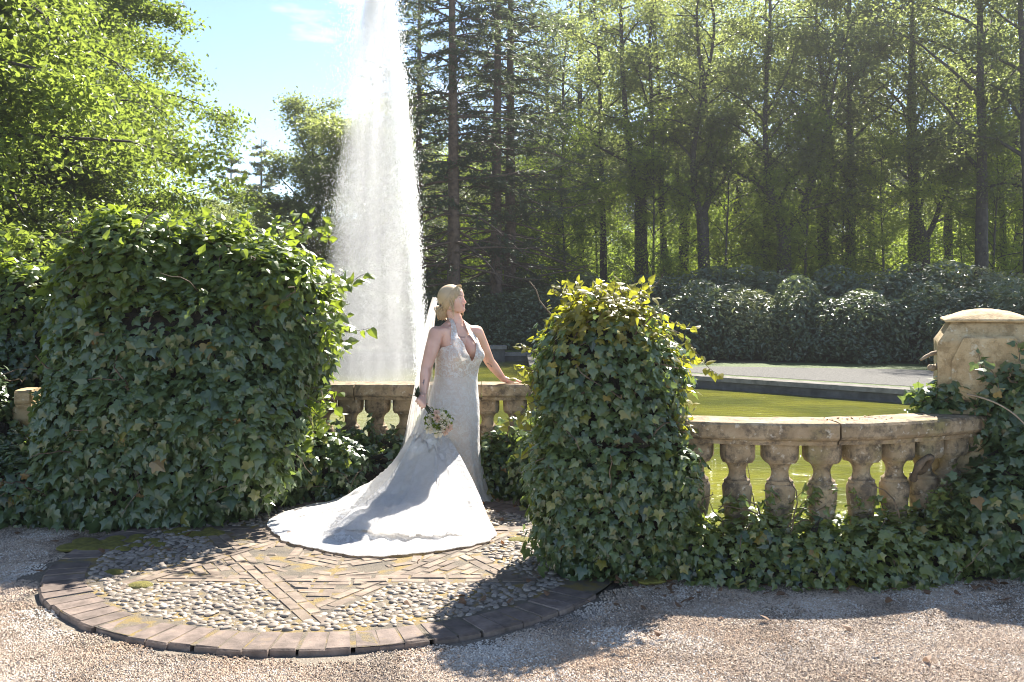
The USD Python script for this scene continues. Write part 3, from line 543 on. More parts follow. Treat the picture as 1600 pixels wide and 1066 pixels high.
sh += [(np.array([(.95, 5.85, 1.42), (1.05, 5.8, 1.33), (1.13, 5.78, 1.22), (1.2, 5.77, 1.17)]), .003, 14), (np.array([(.92, 5.85, 1.48), (1.0, 5.82, 1.45), (1.07, 5.8, 1.44)]), .003, 8), (np.array([(.15, 5.85, 1.28), (.08, 5.82, 1.32), (.03, 5.8, 1.33)]), .003, 6), (np.array([(.2, 5.8, .98), (.1, 5.75, .96), (.03, 5.74, .92), (-.02, 5.73, .86)]), .003, 10)]
ivy('ivy_pillar', 'round-topped ivy-covered pillar standing right of the bride', 'ivy', pill, 2500, (.034, .064), 22, sunny_from=1.50, shoots=sh)
ap = farc(np.linspace(-.05, tot_arc, 12)); strip = blob([((x, y - .17, .06), (.26, .30, .24 + .03 * math.sin(k * 2.3)), 2.6, 0) for k, (x, y) in enumerate(ap)], amp=.05, freq=4, seed=8)
ivy('ivy_border', 'low dark ivy strip along the foot of the right balustrade', 'ivy', strip, 2300, (.036, .064), 23, shoots=shoots_on(lambda r: (r.uniform(1.1, 2.7), 5.9, .36), (0, -.3, 1), rs, 22, .16))
rm = blob([((3.30, 6.02, .42), (.42, .30, .42), 2.6, 0), ((3.02, 5.92, .26), (.42, .30, .32), 2.5, 0), ((2.76, 6.40, .93), (.15, .16, .15), 2.2, 0), ((3.6, 6.0, .5), (.45, .34, .55), 2.8, 0), ((3.26, 6.12, .90), (.30, .13, .22), 2.3, 0), ((3.10, 6.16, .70), (.18, .16, .45), 2.3, 0)], amp=.05, freq=4, seed=9)
sh = shoots_on(lambda r: (2.70, r.uniform(6.3, 6.5), r.uniform(.88, .98)), (-.8, -.2, .3), rs, 12, .14) + shoots_on(lambda r: (r.uniform(2.95, 3.4), 6.10, 1.02), (.1, -.15, 1), rs, 9, .32)
ivy('ivy_cluster', 'shaded ivy mass climbing over the base of the stone pier', 'ivy', rm, 2000, (.042, .080), 24, shoots=sh)
ls = blob([((-1.75 + .22 * k, 8.16 + .02 * (k % 2), .16), (.24, .24, .22 + .05 * math.sin(k * 1.7)), 2.4, 0) for k in range(5)] + [((-1.5, 7.95, .22), (.38, .25, .30), 2.4, 0)], amp=.06, freq=4, seed=12)
ivy('ivy_border', 'tangled ivy at the foot of the balusters left of the bride', 'ivy', ls, 1500, (.045, .075), 25, shoots=shoots_on(lambda r: (r.uniform(-1.5, -.75), 8.2, .36), (0, -.2, 1), rs, 22, .25), core=.13)
rb = blob([((-.10 + .2 * k, 8.10, .20), (.22, .24, .27), 2.4, 0) for k in range(5)] + [((.25, 7.85, .3), (.2, .5, .33), 2.4, 0)], amp=.06, freq=4, seed=13)
ivy('ivy_border', 'ivy growing at the foot of the balustrade right of the bride', 'ivy', rb, 1800, (.04, .07), 26, shoots=shoots_on(lambda r: (r.uniform(-.2, .5), 8.0, .45), (0, -.3, 1), rs, 14, .2), core=.12)
ll = blob([((-4.15, 7.5, .26), (.65, .38, .32), 2.6, 0), ((-4.55, 7.7, .5), (.45, .4, .6), 2.6, 0), ((-4.22, 7.75, .62), (.26, .26, .50), 2.4, 0), ((-3.6, 7.25, .22), (.5, .35, .28), 2.6, 0)], amp=.07, freq=3, seed=14)
ivy('ivy_bush', 'low ivy bush in front of the stone fragment at the left edge', 'ivy', ll, 1500, (.045, .08), 27)
lb = blob([((-5.1, 8.9, 1.0), (.95, .6, 1.0), 3, 0), ((-4.25, 8.65, .9), (.55, .45, .98), 2.6, 0)], amp=.12, freq=2.5, seed=15)
ivy('ivy_hedge', 'second ivy hedge set further back at the left edge of the picture', 'hedge', lb, 1100, (.05, .09), 28, sunny_from=1.4, shoots=shoots_on(lambda r: (r.uniform(-5.4, -4.1), 8.7, 1.9), (0, -.2, 1), rs, 20, .25))

# fallen leaves
r = np.random.default_rng(31); fl = []
for cx, cy, sx, sy, n in ((2.0, 5.45, .9, .12, 60), (-.15, 7.6, .4, .25, 45), (-1.2, 8.0, .5, .12, 40), (.2, 5.4, .4, .3, 14), (-2.6, 6.5, .8, .2, 16), (1.5, 4.7, 1.4, .5, 12), (-.1, 6.4, .2, .2, 6), (-3.0, 5.4, .6, .8, 8), (.75, 5.5, .2, .2, 24)):
    P = np.c_[r.normal(cx, sx, n), r.normal(cy, sy, n), r.uniform(.02, .035, n)]; d = np.hypot(*(P[:, :2] - CC).T) < CR + .05; P[:, 2] += d * .022
    fl.append(merge(*place(IVL2, P, r.normal(0, .35, (n, 3)) + [0, 0, 1], r.normal(0, 1, (n, 3)), r.uniform(.03, .06, n))))
P = np.c_[r.uniform(1.75, 2.3, 60), 0 * np.arange(60), np.full(60, ZR + .006)]; P[:, 1] = np.interp(P[:, 0], ARC[:, 0], ARC[:, 1]) + r.normal(0, .05, 60)
fl.append(merge(*place(IVL2, P, r.normal(0, .3, (60, 3)) + [0, 0, 1], r.normal(0, 1, (60, 3)), r.uniform(.008, .022, 60))))
top('fallen_leaves', cat_mesh(fl), M['dead_leaf'], 'dry brown fallen leaves scattered on gravel, soil and rail', 'leaves', kind='stuff')

# ------------------------------------------------------------------ trees
def cards(P, N, T, S, wid=.32, fold=.12):
    N = unit(N); T = unit(T - N * (T * N).sum(1, keepdims=True)); B = np.cross(N, T); S = S[:, None]
    v = np.stack([P - T * S * .5, P + B * S * wid + N * S * fold, P + T * S * .5, P - B * S * wid + N * S * fold], 1)
    f = np.array([(0, 1, 2), (0, 2, 3)])
    return v.reshape(-1, 3), (f[None] + 4 * np.arange(len(P))[:, None, None]).reshape(-1, 3)
def grow(seed, stems, limb_len, leaf_n, leaf_s, z0, el=(18, 62), droop=.07, gap=.42, nsub=8, spread=(.30, .20), subl=.42, arms=7, az_bias=None, clump=.8):
    """stems: lists of (x, y, z, radius). Returns wood and leaf meshes; limb_len(height fraction) in metres."""
    r = np.random.default_rng(seed); wood, subs, w = [], [], []
    for si, st in enumerate(stems):
        st = np.array(st, float); n = max(8, int(np.ptp(st[:, 2]) / .5)); Pp = spline(st[:, :3], n); t = np.linspace(0, 1, n)
        d = np.r_[0, np.cumsum(np.linalg.norm(np.diff(st[:, :3], axis=0), axis=1))]; R = np.interp(t, d / d[-1], st[:, 3])
        Pp[:, :2] += np.cumsum(r.normal(0, .012, (n, 2)), 0) * (t[:, None] > .03)
        wood.append(tube(Pp, R * (1 + r.normal(0, .03, n)), 8)); zt = Pp[:, 2].max(); a = r.uniform(0, 6.28); z = max(z0, Pp[0, 2] + .4)
        while z < zt - .1:
            k = np.interp(z, Pp[:, 2], np.arange(n)); p = np.array([np.interp(k, np.arange(n), Pp[:, c]) for c in range(3)]); rad = np.interp(k, np.arange(n), R)
            a += 2.4 + r.normal(0, .4); fr = (z - z0) / max(zt - z0, .1); Ln = limb_len(fr) * r.uniform(.75, 1.2)
            if az_bias is not None: Ln *= az_bias(a)
            e = math.radians(r.uniform(*el)); dv = np.array([math.cos(a) * math.cos(e), math.sin(a) * math.cos(e), math.sin(e)]); q = [p]
            for s in range(arms):
                dv = unit(dv + r.normal(0, .13, 3) + [0, 0, -droop]); q.append(q[-1] + dv * Ln / arms)
            q = np.array(q); r0 = min(rad * .55, .018 + .022 * Ln); wood.append(tube(q, np.linspace(r0, .008, len(q)), 5, False))
            for s in range(nsub):
                tt = r.uniform(.22, 1); b = np.array([np.interp(tt * arms, np.arange(arms + 1), q[:, c]) for c in range(3)]); dd = unit(q[min(int(tt * arms) + 1, arms)] - q[min(int(tt * arms), arms - 1)])
                sg = 1 if s % 2 else -1; an = sg * math.radians(r.uniform(25, 75)); c, sn = math.cos(an), math.sin(an)
                dd = unit(np.array([dd[0] * c - dd[1] * sn, dd[0] * sn + dd[1] * c, dd[2] + r.normal(0, .18)])); sl = Ln * subl * r.uniform(.6, 1.2) * (1.15 - .5 * tt); qq = [b]
                for _ in range(4): dd = unit(dd + r.normal(0, .16, 3) + [0, 0, -droop * 1.1]); qq.append(qq[-1] + dd * sl / 4)
                subs.append(qq); w.append(sl)
            z += gap * r.uniform(.6, 1.4)
    subs = np.array(subs); w = np.array(w); wl_ = w * r.gamma(clump, 1 / clump, len(w)); wood.append(cat_mesh([tube(q, np.linspace(.011, .004, 5), 3, False) for q in subs]))
    i = r.choice(len(subs), leaf_n, p=wl_ / wl_.sum()); t = r.uniform(.05, 1.08, leaf_n) * 4; k = np.clip(t.astype(int), 0, 3); f = (t - k)[:, None]
    P = subs[i, k] * (1 - f) + subs[i, k + 1] * f; D = subs[i, k + 1] - subs[i, k]
    P = P + r.normal(0, 1, (leaf_n, 3)) * [spread[0], spread[0], spread[1]]
    N = r.normal(0, .75, (leaf_n, 3)) + [0, 0, 1]; T = unit(D) + r.normal(0, .7, (leaf_n, 3)) + [0, 0, -.25]
    return cat_mesh(wood), cards(P, N, T, r.uniform(*leaf_s, leaf_n))
def conifer(seed, H, r0, blen, n_leaf, z0=1.0, droop=.05, bare=0):
    r = np.random.default_rng(seed); P = np.array([(0, 0, 0), (.02, .02, H * .3), (-.03, 0, H * .6), (0, 0, H)]); Pp = spline(P, 24); wood = [tube(Pp, np.linspace(r0, .02, 24), 9)]; br, w = [], []
    z = z0; a = 0
    while z < H - .2:
        fr = z / H
        for _ in range(int(r.integers(3, 6))):
            a += 1.3 + r.normal(0, .3); Ln = blen * (1 - fr) ** .75 * r.uniform(.6, 1.2) + .15; e = r.uniform(-.25, .2) + .35 * fr; d = np.array([math.cos(a) * math.cos(e), math.sin(a) * math.cos(e), math.sin(e)]); q = [[0, 0, z]]
            for s in range(6): d = unit(d + r.normal(0, .07, 3) + [0, 0, -droop * (1 if s < 4 else -1.6)]); q.append(np.array(q[-1]) + d * Ln / 6)
            q = np.array(q); wood.append(tube(q, np.linspace(.012 + .012 * Ln, .005, 7), 4, False))
            if z < bare and r.uniform() < .7: continue
            for s in range(9):
                tt = r.uniform(.15, 1) * 6; k = min(int(tt), 5); b = q[k] + (q[k + 1] - q[k]) * (tt - k); dd = unit(q[k + 1] - q[k]); sg = 1 if s % 2 else -1; an = sg * r.uniform(.5, 1.1); c, sn = math.cos(an), math.sin(an)
                dd = unit(np.array([dd[0] * c - dd[1] * sn, dd[0] * sn + dd[1] * c, dd[2] - .12])); sl = Ln * .33 * r.uniform(.6, 1.2); qq = [b]
                for _ in range(4): dd = unit(dd + r.normal(0, .1, 3) + [0, 0, -.06]); qq.append(qq[-1] + dd * sl / 4)
                br.append(qq); w.append(sl)
        z += r.uniform(.32, .6)
    br = np.array(br); w = np.array(w); i = r.choice(len(br), n_leaf, p=w / w.sum()); t = r.uniform(0, 1.1, n_leaf) * 4; k = np.clip(t.astype(int), 0, 3); f = (t - k)[:, None]
    P = br[i, k] * (1 - f) + br[i, k + 1] * f + r.normal(0, 1, (n_leaf, 3)) * [.06, .06, .045]; D = unit(br[i, k + 1] - br[i, k])
    T = D + r.normal(0, .55, (n_leaf, 3)) + [0, 0, -.15]; N = r.normal(0, .5, (n_leaf, 3)) + [0, 0, 1]
    return cat_mesh(wood), cards(P, N, T, r.uniform(.12, .24, n_leaf), .16, .04)
def shrub(seed, rx, rz, n, leaf=(.09, .16), lumps=24):
    r = np.random.default_rng(seed); cs, rs_ = [], []
    for _ in range(lumps):
        d = unit(r.normal(0, 1, 3)); d[2] = abs(d[2]); cs.append(d * [rx * .72, rx * .6, rz * .72] * r.uniform(.6, 1.1)); rs_.append(r.uniform(.17, .34) * rx)
    cs.append([0, 0, rz * .35]); rs_.append(rx * .6); cs, rs_ = np.array(cs), np.array(rs_)
    i = r.choice(len(cs), n, p=rs_ ** 2 / (rs_ ** 2).sum()); d = unit(r.normal(0, 1, (n, 3))); P = cs[i] + d * rs_[i, None] * (1 - np.abs(r.normal(0, .10, (n, 1)))) * [1, 1, .85]
    ok = P[:, 2] > .02; P, d = P[ok], d[ok]; n = len(P)
    N = d * .7 + r.normal(0, .5, (n, 3)) + [0, 0, .6]; T = d * .5 + r.normal(0, 1, (n, 3)) + [0, 0, -.1]
    wd = [tube(np.array([[r.normal(0, .2), r.normal(0, .2), 0], c * [.5, .5, .6], c * .95]), [.05, .035, .012], 5, False) for c in cs]
    return cat_mesh(wd), cards(P, N, T, r.uniform(*leaf, n), .24, .07)
CLS = {}
def proto(key, parts, base=()):
    p = stage.CreateClassPrim('/World/Looks/' + key) if False else stage.CreateClassPrim('/' + key)
    for nm, ms, mt, sm in parts: part(str(p.GetPath()), nm, ms, mt, sm)
    CLS[key] = p.GetPath()
def plant(key, name, label, cat, x, y, rz=0, sc=1.0, z=0.0, group=None):
    t = thing(name, label, cat, (x, y, z), rz, sc, group)
    t.GetReferences().AddInternalReference(CLS[key]); t.SetInstanceable(True)
    return t
BACKW = lambda a: 1.05 - .60 * max(0.0, -math.sin(a)) ** .7
def tree_proto(key, wl, leaf='leaf_oak', bark='bark'):
    w, l = wl; proto(key, [('trunk', w, M[bark], True), ('crown', l, M[leaf], False)])
dome_len = lambda a, b: (lambda f: a * (1 - max(f - .25, 0) / .75) ** .6 * (.75 + .25 * min(f * 4, 1)) + b)
rr = lambda z, r0: r0 * (1 - z / 19) ** .9 + .01
def stem(pts, r0, r1): return [(x, y, z, r0 + (r1 - r0) * k / (len(pts) - 1)) for k, (x, y, z) in enumerate(pts)]
HT = 13.0
tree_proto('forked_tree_a', grow(101, [stem([(0, 0, -.2), (.03, 0, 2.5), (.05, 0, 4.6)], .25, .21), stem([(.04, 0, 4.5), (-.25, .1, 6.0), (-.5, .2, 8.5), (-.7, .2, HT)], .17, .04), stem([(.06, 0, 4.5), (.30, -.1, 5.6), (.36, -.1, 8), (.7, -.3, HT - 1)], .14, .03)], dome_len(3.0, .5), 14000, (.085, .145), 4.7, az_bias=BACKW))
tree_proto('forked_tree_b', grow(102, [stem([(.02, 0, -.2), (.0, 0, 2.0), (-.02, 0, 3.6)], .27, .23), stem([(0, 0, 3.5), (-.35, .1, 4.6), (-.55, .2, 6.5), (-.5, .2, HT)], .18, .04), stem([(0, 0, 3.5), (.45, -.1, 4.3), (.95, -.2, 5.6), (1.5, -.2, 8.5), (1.9, -.3, HT - 3)], .12, .015)], dome_len(2.9, .5), 14000, (.085, .145), 4.2, az_bias=BACKW))
tree_proto('forked_tree_c', grow(103, [stem([(0, 0, -.2), (.03, 0, 2.0), (.0, 0, 4.2)], .23, .20), stem([(0, 0, 4.1), (-.28, 0, 4.8), (-.32, 0, 6.6), (-.6, .2, HT)], .15, .03), stem([(0, 0, 4.1), (.25, 0, 4.8), (.36, 0, 6.4), (.45, -.2, HT)], .14, .03)], dome_len(2.7, .5), 14000, (.085, .145), 4.6, az_bias=BACKW))
tree_proto('straight_tree_a', grow(104, [stem([(0, 0, -.2), (.05, 0, 3.0), (-.03, 0, 7), (.1, 0, HT + 1)], .24, .04)], dome_len(3.2, .5), 13000, (.085, .145), 4.4, az_bias=BACKW, gap=.36))
tree_proto('straight_tree_b', grow(105, [stem([(0, 0, -.2), (-.12, 0, 3.0), (-.18, .1, 7), (-.5, 0, HT - 1)], .17, .03)], dome_len(2.6, .4), 11000, (.085, .145), 4.6, az_bias=BACKW, gap=.40))
tree_proto('slender_tree', grow(106, [stem([(0, 0, -.1), (.06, 0, 2.0), (-.06, 0, 4.5), (.1, 0, 8.5)], .07, .01)], dome_len(1.9, .3), 11000, (.075, .125), 1.0, gap=.32), 'leaf_bright')
tree_proto('leafy_sapling', grow(107, [stem([(0, 0, -.1), (.1, 0, 1.5), (.0, .1, 4.8)], .04, .008), stem([(.1, .1, -.1), (-.25, 0, 1.4), (-.5, .1, 3.6)], .03, .008)], dome_len(1.6, .3), 8000, (.07, .12), .3, gap=.22), 'leaf_bright')
tree_proto('park_tree', grow(108, [stem([(0, 0, -.2), (.1, 0, 2.0), (.0, 0, 4.0)], .25, .2), stem([(0, 0, 3.9), (-.6, .1, 6), (-.9, .2, 11)], .15, .02), stem([(0, 0, 3.9), (.5, .1, 6), (.9, -.2, 10.5)], .15, .02)], dome_len(3.3, .8), 44000, (.12, .20), 1.0, gap=.3, spread=(.36, .2)))
big = lambda f: 5.2 * (1 - max(f - .35, 0) / .65) ** .55 + .6
tree_proto('big_beech_a', grow(111, [stem([(0, 0, -.2), (.1, 0, 2.0), (.0, 0, 3.4)], .42, .34), stem([(0, 0, 3.3), (-.8, .3, 5.2), (-1.2, .5, 8), (-1.6, .5, 15)], .24, .02), stem([(0, 0, 3.3), (.6, -.2, 5.2), (.9, -.3, 8.5), (1.0, -.3, 15.5)], .24, .02)], big, 130000, (.11, .19), .9, el=(5, 40), droop=.13, gap=.40, nsub=10, spread=(.34, .13)), 'leaf_beech')
tree_proto('big_beech_b', grow(112, [stem([(0, 0, -.2), (.1, .1, 3.0), (-.1, .2, 7.0), (.2, 0, 14)], .36, .02)], lambda f: 4.4 * (1 - max(f - .3, 0) / .7) ** .55 + .5, 115000, (.11, .19), .5, el=(0, 38), droop=.13, gap=.26, nsub=10, spread=(.32, .13)), 'leaf_beech')
tree_proto('tall_conifer', conifer(121, 17, .24, 3.6, 15000, z0=2.0, bare=4.5, droop=.07), 'needle', 'bark_red')
tree_proto('small_conifer', conifer(122, 10.5, .16, 2.6, 22000, z0=1.0, droop=.05), 'needle', 'bark_red')
w1 = shrub(131, 1.9, 2.2, 15000); w2 = shrub(132, 1.7, 1.8, 13000); w3 = shrub(133, 1.5, 1.9, 12000, (.07, .12))
for k, w in (('evergreen_shrub_a', w1), ('evergreen_shrub_b', w2)): proto(k, [('branches', w[0], M['bark'], True), ('foliage', w[1], M['leaf_rhodo'], False)])
proto('green_shrub', [('branches', w3[0], M['bark'], True), ('foliage', w3[1], M['leaf_bright'], False)])
def X(px, Y): return (px - 800) / FPX * Y
MARK = [(560, 'fountain jet'), (640, 'right side of the spray'), (708, 'thick bare conifer'), (785, 'twin conifers'), (870, 'pale-leaved tree'), (945, 'dark slender tree'), (1000, 'grey forked trunk'), (1040, 'slim straight tree'), (1098, 'tree with the wide open fork'), (1195, 'dark straight trunk'), (1240, 'tree with the leaning limb'), (1286, 'tuning-fork shaped tree'), (1325, 'trunk with pale sunlit leaves'), (1435, 'close pair of trunks'), (1530, 'tall thick straight tree'), (1575, 'thin dark trunk by the right edge'), (1612, 'tree leaning in at the right edge')]
SAID = set()
def where(what, px):
    m = min(MARK, key=lambda q: abs(q[0] - px)); d = px - m[0]; side = 'left of' if d < -14 else 'right of' if d > 14 else 'right below'
    for s in (f'{what} {side} the {m[1]}', f'{what} set back {side} the {m[1]}', f'{what} further back {side} the {m[1]}'):
        if s not in SAID: break
    SAID.add(s); return s
# woodland on the right: trunks that can be told apart in the photograph
for key, px, Y, rz, sc, lab in [
    ('forked_tree_a', 1000, 39.1, 0, 1.16, 'grey-trunked tree forking into two upright stems above the ivy pillar'),
    ('straight_tree_b', 1040, 40.3, 0, 1.16, 'slim straight tree just right of the grey forked trunk'),
    ('straight_tree_b', 945, 42.9, 335, 1.28, 'dark slender tree rising left of the grey forked trunk'),
    ('forked_tree_c', 1098, 37.1, 15, 1.11, 'tree with a wide open fork half hidden by drooping leaves'),
    ('straight_tree_a', 1195, 42.9, 20, 1.11, 'dark straight trunk standing close behind a forked trunk'),
    ('forked_tree_b', 1226, 36.4, 0, 1.11, 'dark tree whose thick right limb leans out from a low fork'),
    ('forked_tree_c', 1286, 39.1, 0, 1.16, 'tree with a narrow tuning-fork shaped split in its trunk'),
    ('straight_tree_a', 1325, 37.8, 0, 1.11, 'straight dark trunk with pale sunlit leaves in front'),
    ('straight_tree_a', 1425, 39.1, 25, 1.22, 'left trunk of the close pair of dark trunks'),
    ('forked_tree_b', 1445, 37.8, 35, 1.05, 'right trunk of the close pair of dark trunks'),
    ('straight_tree_a', 1530, 35.2, 15, 1.22, 'tall thick straight tree near the right edge above the stone pier'),
    ('straight_tree_b', 1572, 39.1, 0, 1.05, 'thin dark trunk right of the thick straight tree'),
    ('straight_tree_b', 1612, 32.6, 345, 1.34, 'tree leaning in at the right edge of the picture'),
    ('forked_tree_a', 870, 49.4, 330, 1.21, 'pale-leaved tree right of the twin conifers'),
]: plant(key, 'woodland_tree', lab, 'tree', X(px, Y), Y, rz, sc)
for px, Y, rz, sc, key, lab in [(905, 50, 30, 1.3, 'straight_tree_a', 'dark tree deep in the wood between the twin conifers and the grey forked trunk'), (1070, 50, 200, 1.3, 'forked_tree_c', 'dim trunk deep in the wood in the gap right of the slim straight tree'), (1160, 49, 10, 1.3, 'straight_tree_b', 'faint trunk deep in the wood between the open fork and the leaning limb'), (1262, 51, 300, 1.3, 'straight_tree_a', 'dim tree seen through the gap under the leaning limb'),
    (1365, 49, 20, 1.3, 'straight_tree_b', 'slim dark tree deep in the wood left of the close trunk pair'), (1482, 50, 240, 1.3, 'straight_tree_a', 'dim tree deep in the wood right of the close trunk pair'), (1600, 46, 60, 1.3, 'forked_tree_b', 'dark forked tree in the far right corner of the wood'), (1720, 40, 60, 1.25, 'forked_tree_b', 'forked tree beyond the right edge of the picture'), (1840, 38, 90, 1.25, 'straight_tree_a', 'straight tree well beyond the right edge of the picture')]:
    plant(key, 'woodland_tree', lab, 'tree', X(px, Y), Y, rz, sc)
for i, (px, Y, rz, sc) in enumerate([(880, 38, 0, 1), (930, 47, 40, 1.1), (1020, 37, 90, 1), (1068, 52, 0, 1.2), (1135, 37, 130, 1), (1205, 48, 60, 1.1), (1262, 36, 200, 1), (1345, 50, 20, 1.2), (1380, 35, 300, .9), (1500, 50, 0, 1.2), (1555, 36, 150, 1.), (840, 46, 100, 1.1), (770, 50, 10, 1.1), (715, 48, 70, 1.0)]):
    plant('slender_tree', 'understorey_tree', where('sunlit yellow-green young tree', px), 'tree', X(px, Y), Y, rz, sc, group='sunlit young trees in the wood')
for px, Y, rz, sc in [(690, 64, 0, 1.1), (765, 68, 60, 1.15), (835, 63, 130, 1.1), (905, 69, 200, 1.2), (980, 64, 20, 1.15), (1050, 70, 280, 1.2), (1120, 65, 90, 1.15), (1190, 71, 330, 1.2), (1265, 66, 150, 1.2), (1335, 70, 40, 1.2), (1410, 65, 240, 1.2), (1480, 70, 110, 1.25), (1555, 64, 300, 1.2), (1630, 68, 10, 1.2)]:
    plant('park_tree', 'woodland_tree', where('far pale leafy tree', px), 'tree', X(px, Y + 22), Y + 22, rz, sc * 1.15, group='leafy trees closing the back of the wood')
for i in range(44):
    r = np.random.default_rng(400 + i); px = 690 + 21.5 * i + r.uniform(-9, 9); Y = r.uniform(36, 76)
    plant('leafy_sapling', 'leafy_sapling', where('bright leafy sapling', px), 'sapling', X(px, Y), Y, r.uniform(0, 360), r.uniform(.9, 1.5), group='saplings in the undergrowth')
for px, Y, rz, sc, lab in [(708, 31, 20, 1.0, 'tall conifer with a thick bare lower trunk just right of the fountain'), (777, 34, 140, 1.0, 'left one of the two close conifers above the bride'), (797, 35.5, 250, 1.05, 'right one of the two close conifers above the bride'), (655, 40, 80, .95, 'conifer half veiled by the right side of the fountain spray')]:
    plant('tall_conifer', 'conifer', lab, 'conifer', X(px, Y), Y, rz, sc)
# evergreen shrubs along the far bank
for i, (px, Y, key, sc, rz, lab) in enumerate([
    (795, 31, 'evergreen_shrub_a', (1.25, 1.2, 1.0), 30, 'round rhododendron-like shrub right behind the bride\'s face'), (690, 32, 'evergreen_shrub_b', (1.2, 1.2, 1.0), 80, 'dark evergreen shrub directly behind the bride\'s veil'),
    (880, 31, 'evergreen_shrub_b', (1.2, 1.1, .9), 200, 'evergreen shrub half hidden by the left side of the ivy pillar'), (960, 30, 'evergreen_shrub_a', (1.1, 1, 1.0), 300, 'evergreen shrub hidden behind the ivy pillar top'),
    (1085, 25.6, 'evergreen_shrub_b', (1.1, 1, 1.15), 10, 'evergreen shrub just right of the ivy pillar above the gravel path'), (1165, 25.8, 'evergreen_shrub_a', (1.0, 1, 1.05), 100, 'silvery evergreen shrub second from the ivy pillar'),
    (1255, 25.3, 'evergreen_shrub_b', (1.05, 1, 1.2), 190, 'dense evergreen shrub in the middle of the far bank row'), (1340, 24.9, 'evergreen_shrub_a', (1.0, 1, .95), 250, 'broad low evergreen shrub above the brightest grass strip'),
    (1430, 24.6, 'evergreen_shrub_b', (1.15, 1, 1.1), 320, 'shaded evergreen shrub left of the stone pier'), (1520, 24, 'evergreen_shrub_a', (1.1, 1, 1.05), 20, 'evergreen shrub directly behind the stone pier'),
    (1610, 23, 'evergreen_shrub_b', (1.2, 1, 1.15), 130, 'evergreen shrub at the right edge of the far bank'), (1700, 21.5, 'evergreen_shrub_a', (1.1, 1, 1.1), 60, 'evergreen shrub beyond the right edge of the far bank')]):
    plant(key, 'evergreen_shrub', lab, 'shrub', X(px, Y), Y, rz, sc)
for i, (px, Y, key, sc, rz) in enumerate([(1060, 29.5, 'evergreen_shrub_a', 1.3, 5), (1130, 29, 'evergreen_shrub_b', 1.4, 77), (1215, 28.5, 'evergreen_shrub_a', 1.35, 150), (1300, 28, 'evergreen_shrub_b', 1.4, 20), (1390, 27.5, 'evergreen_shrub_a', 1.35, 290), (1480, 27, 'evergreen_shrub_b', 1.45, 210), (1570, 26, 'evergreen_shrub_a', 1.3, 110), (740, 36, 'evergreen_shrub_a', 1.3, 45), (830, 35.5, 'evergreen_shrub_b', 1.4, 145), (920, 34.5, 'evergreen_shrub_a', 1.3, 245), (1000, 33, 'evergreen_shrub_b', 1.3, 15), (640, 37, 'evergreen_shrub_b', 1.4, 15)]):
    plant(key, 'evergreen_shrub', where('taller back-row evergreen shrub', px), 'shrub', X(px, Y), Y, rz, sc, group='second row of shrubs')
# trees on the left
for key, x, y, rz, sc, lab in [
    ('big_beech_a', -13.4, 19.5, 10, 1.0, 'big forked beech at the left edge, crown cut by the picture corner'), ('big_beech_b', -13.0, 24.5, 120, .95, 'tall bright beech behind the ivy hedge, second in the left row'),
    ('big_beech_a', -14.4, 30.0, 200, .92, 'sunlit beech third in the left row, crown sloping to the sky'), ('big_beech_b', -15.2, 36.0, 40, .92, 'far beech at the right end of the left row with branches to the ground'),
    ('big_beech_b', -17.5, 27, 300, 1.05, 'shaded beech behind the big forked beech at the left'), ('big_beech_a', -19, 36, 80, 1.0, 'beech deep in the left wood behind the bright row'),
    ('big_beech_b', -16.6, 21.5, 70, 1.0, 'beech filling the crown behind the trunk of the big forked beech'), ('big_beech_a', -17.5, 31.5, 250, .95, 'beech standing behind the third sunlit beech of the left row'),
    ('big_beech_b', -15.2, 15.5, 220, .85, 'leafy beech at the far left edge nearest to the camera')]:
    plant(key, 'beech_tree', lab, 'tree', x, y, rz, sc)
for px, Y, sc, rz, lab in [(362, 58, .98, 0, 'small dark conifer touching the right end of the beech row'), (408, 62, 1.08, 90, 'pointed conifer standing free against the sky'), (436, 66, .72, 190, 'low conifer top between the pointed conifer and the grey tree')]:
    plant('small_conifer', 'conifer', lab, 'conifer', X(px, Y), Y, rz, sc)
plant('park_tree', 'woodland_tree', 'tall hazy deciduous tree left of the fountain spray', 'tree', X(512, 50), 50, 60, (.95, .95, .98)); plant('park_tree', 'woodland_tree', 'wide deciduous tree seen through the fountain spray', 'tree', X(590, 47), 47, 200, (1, 1, .95))
plant('park_tree', 'woodland_tree', 'lower deciduous tree just right of the fountain base behind the shrubs', 'tree', X(660, 52), 52, 120, .7)
for px, Y, sc, rz, lab in [(372, 52, .55, 0, 'yellow-green small tree below the small dark conifer'), (425, 50, .50, 90, 'round olive small tree below the pointed conifer'), (465, 46, .50, 200, 'small tree at the left foot of the tall hazy tree'), (320, 48, .55, 300, 'small tree peeping over the middle of the ivy hedge')]:
    plant('park_tree', 'small_tree', lab, 'tree', X(px, Y), Y, rz, sc)
for px, Y, sc, rz, key, lab in [(350, 50, 1.5, 0, 'green_shrub', 'yellow-green bush below the small dark conifer'), (392, 52, 1.6, 90, 'green_shrub', 'olive bush below the pointed conifer'), (440, 48, 1.7, 200, 'green_shrub', 'broad green bush in the gap left of the fountain'), (310, 46, 1.5, 50, 'green_shrub', 'bush behind the middle of the ivy hedge top')]:
    plant(key, 'green_shrub', lab, 'shrub', X(px, Y), Y, rz, sc)
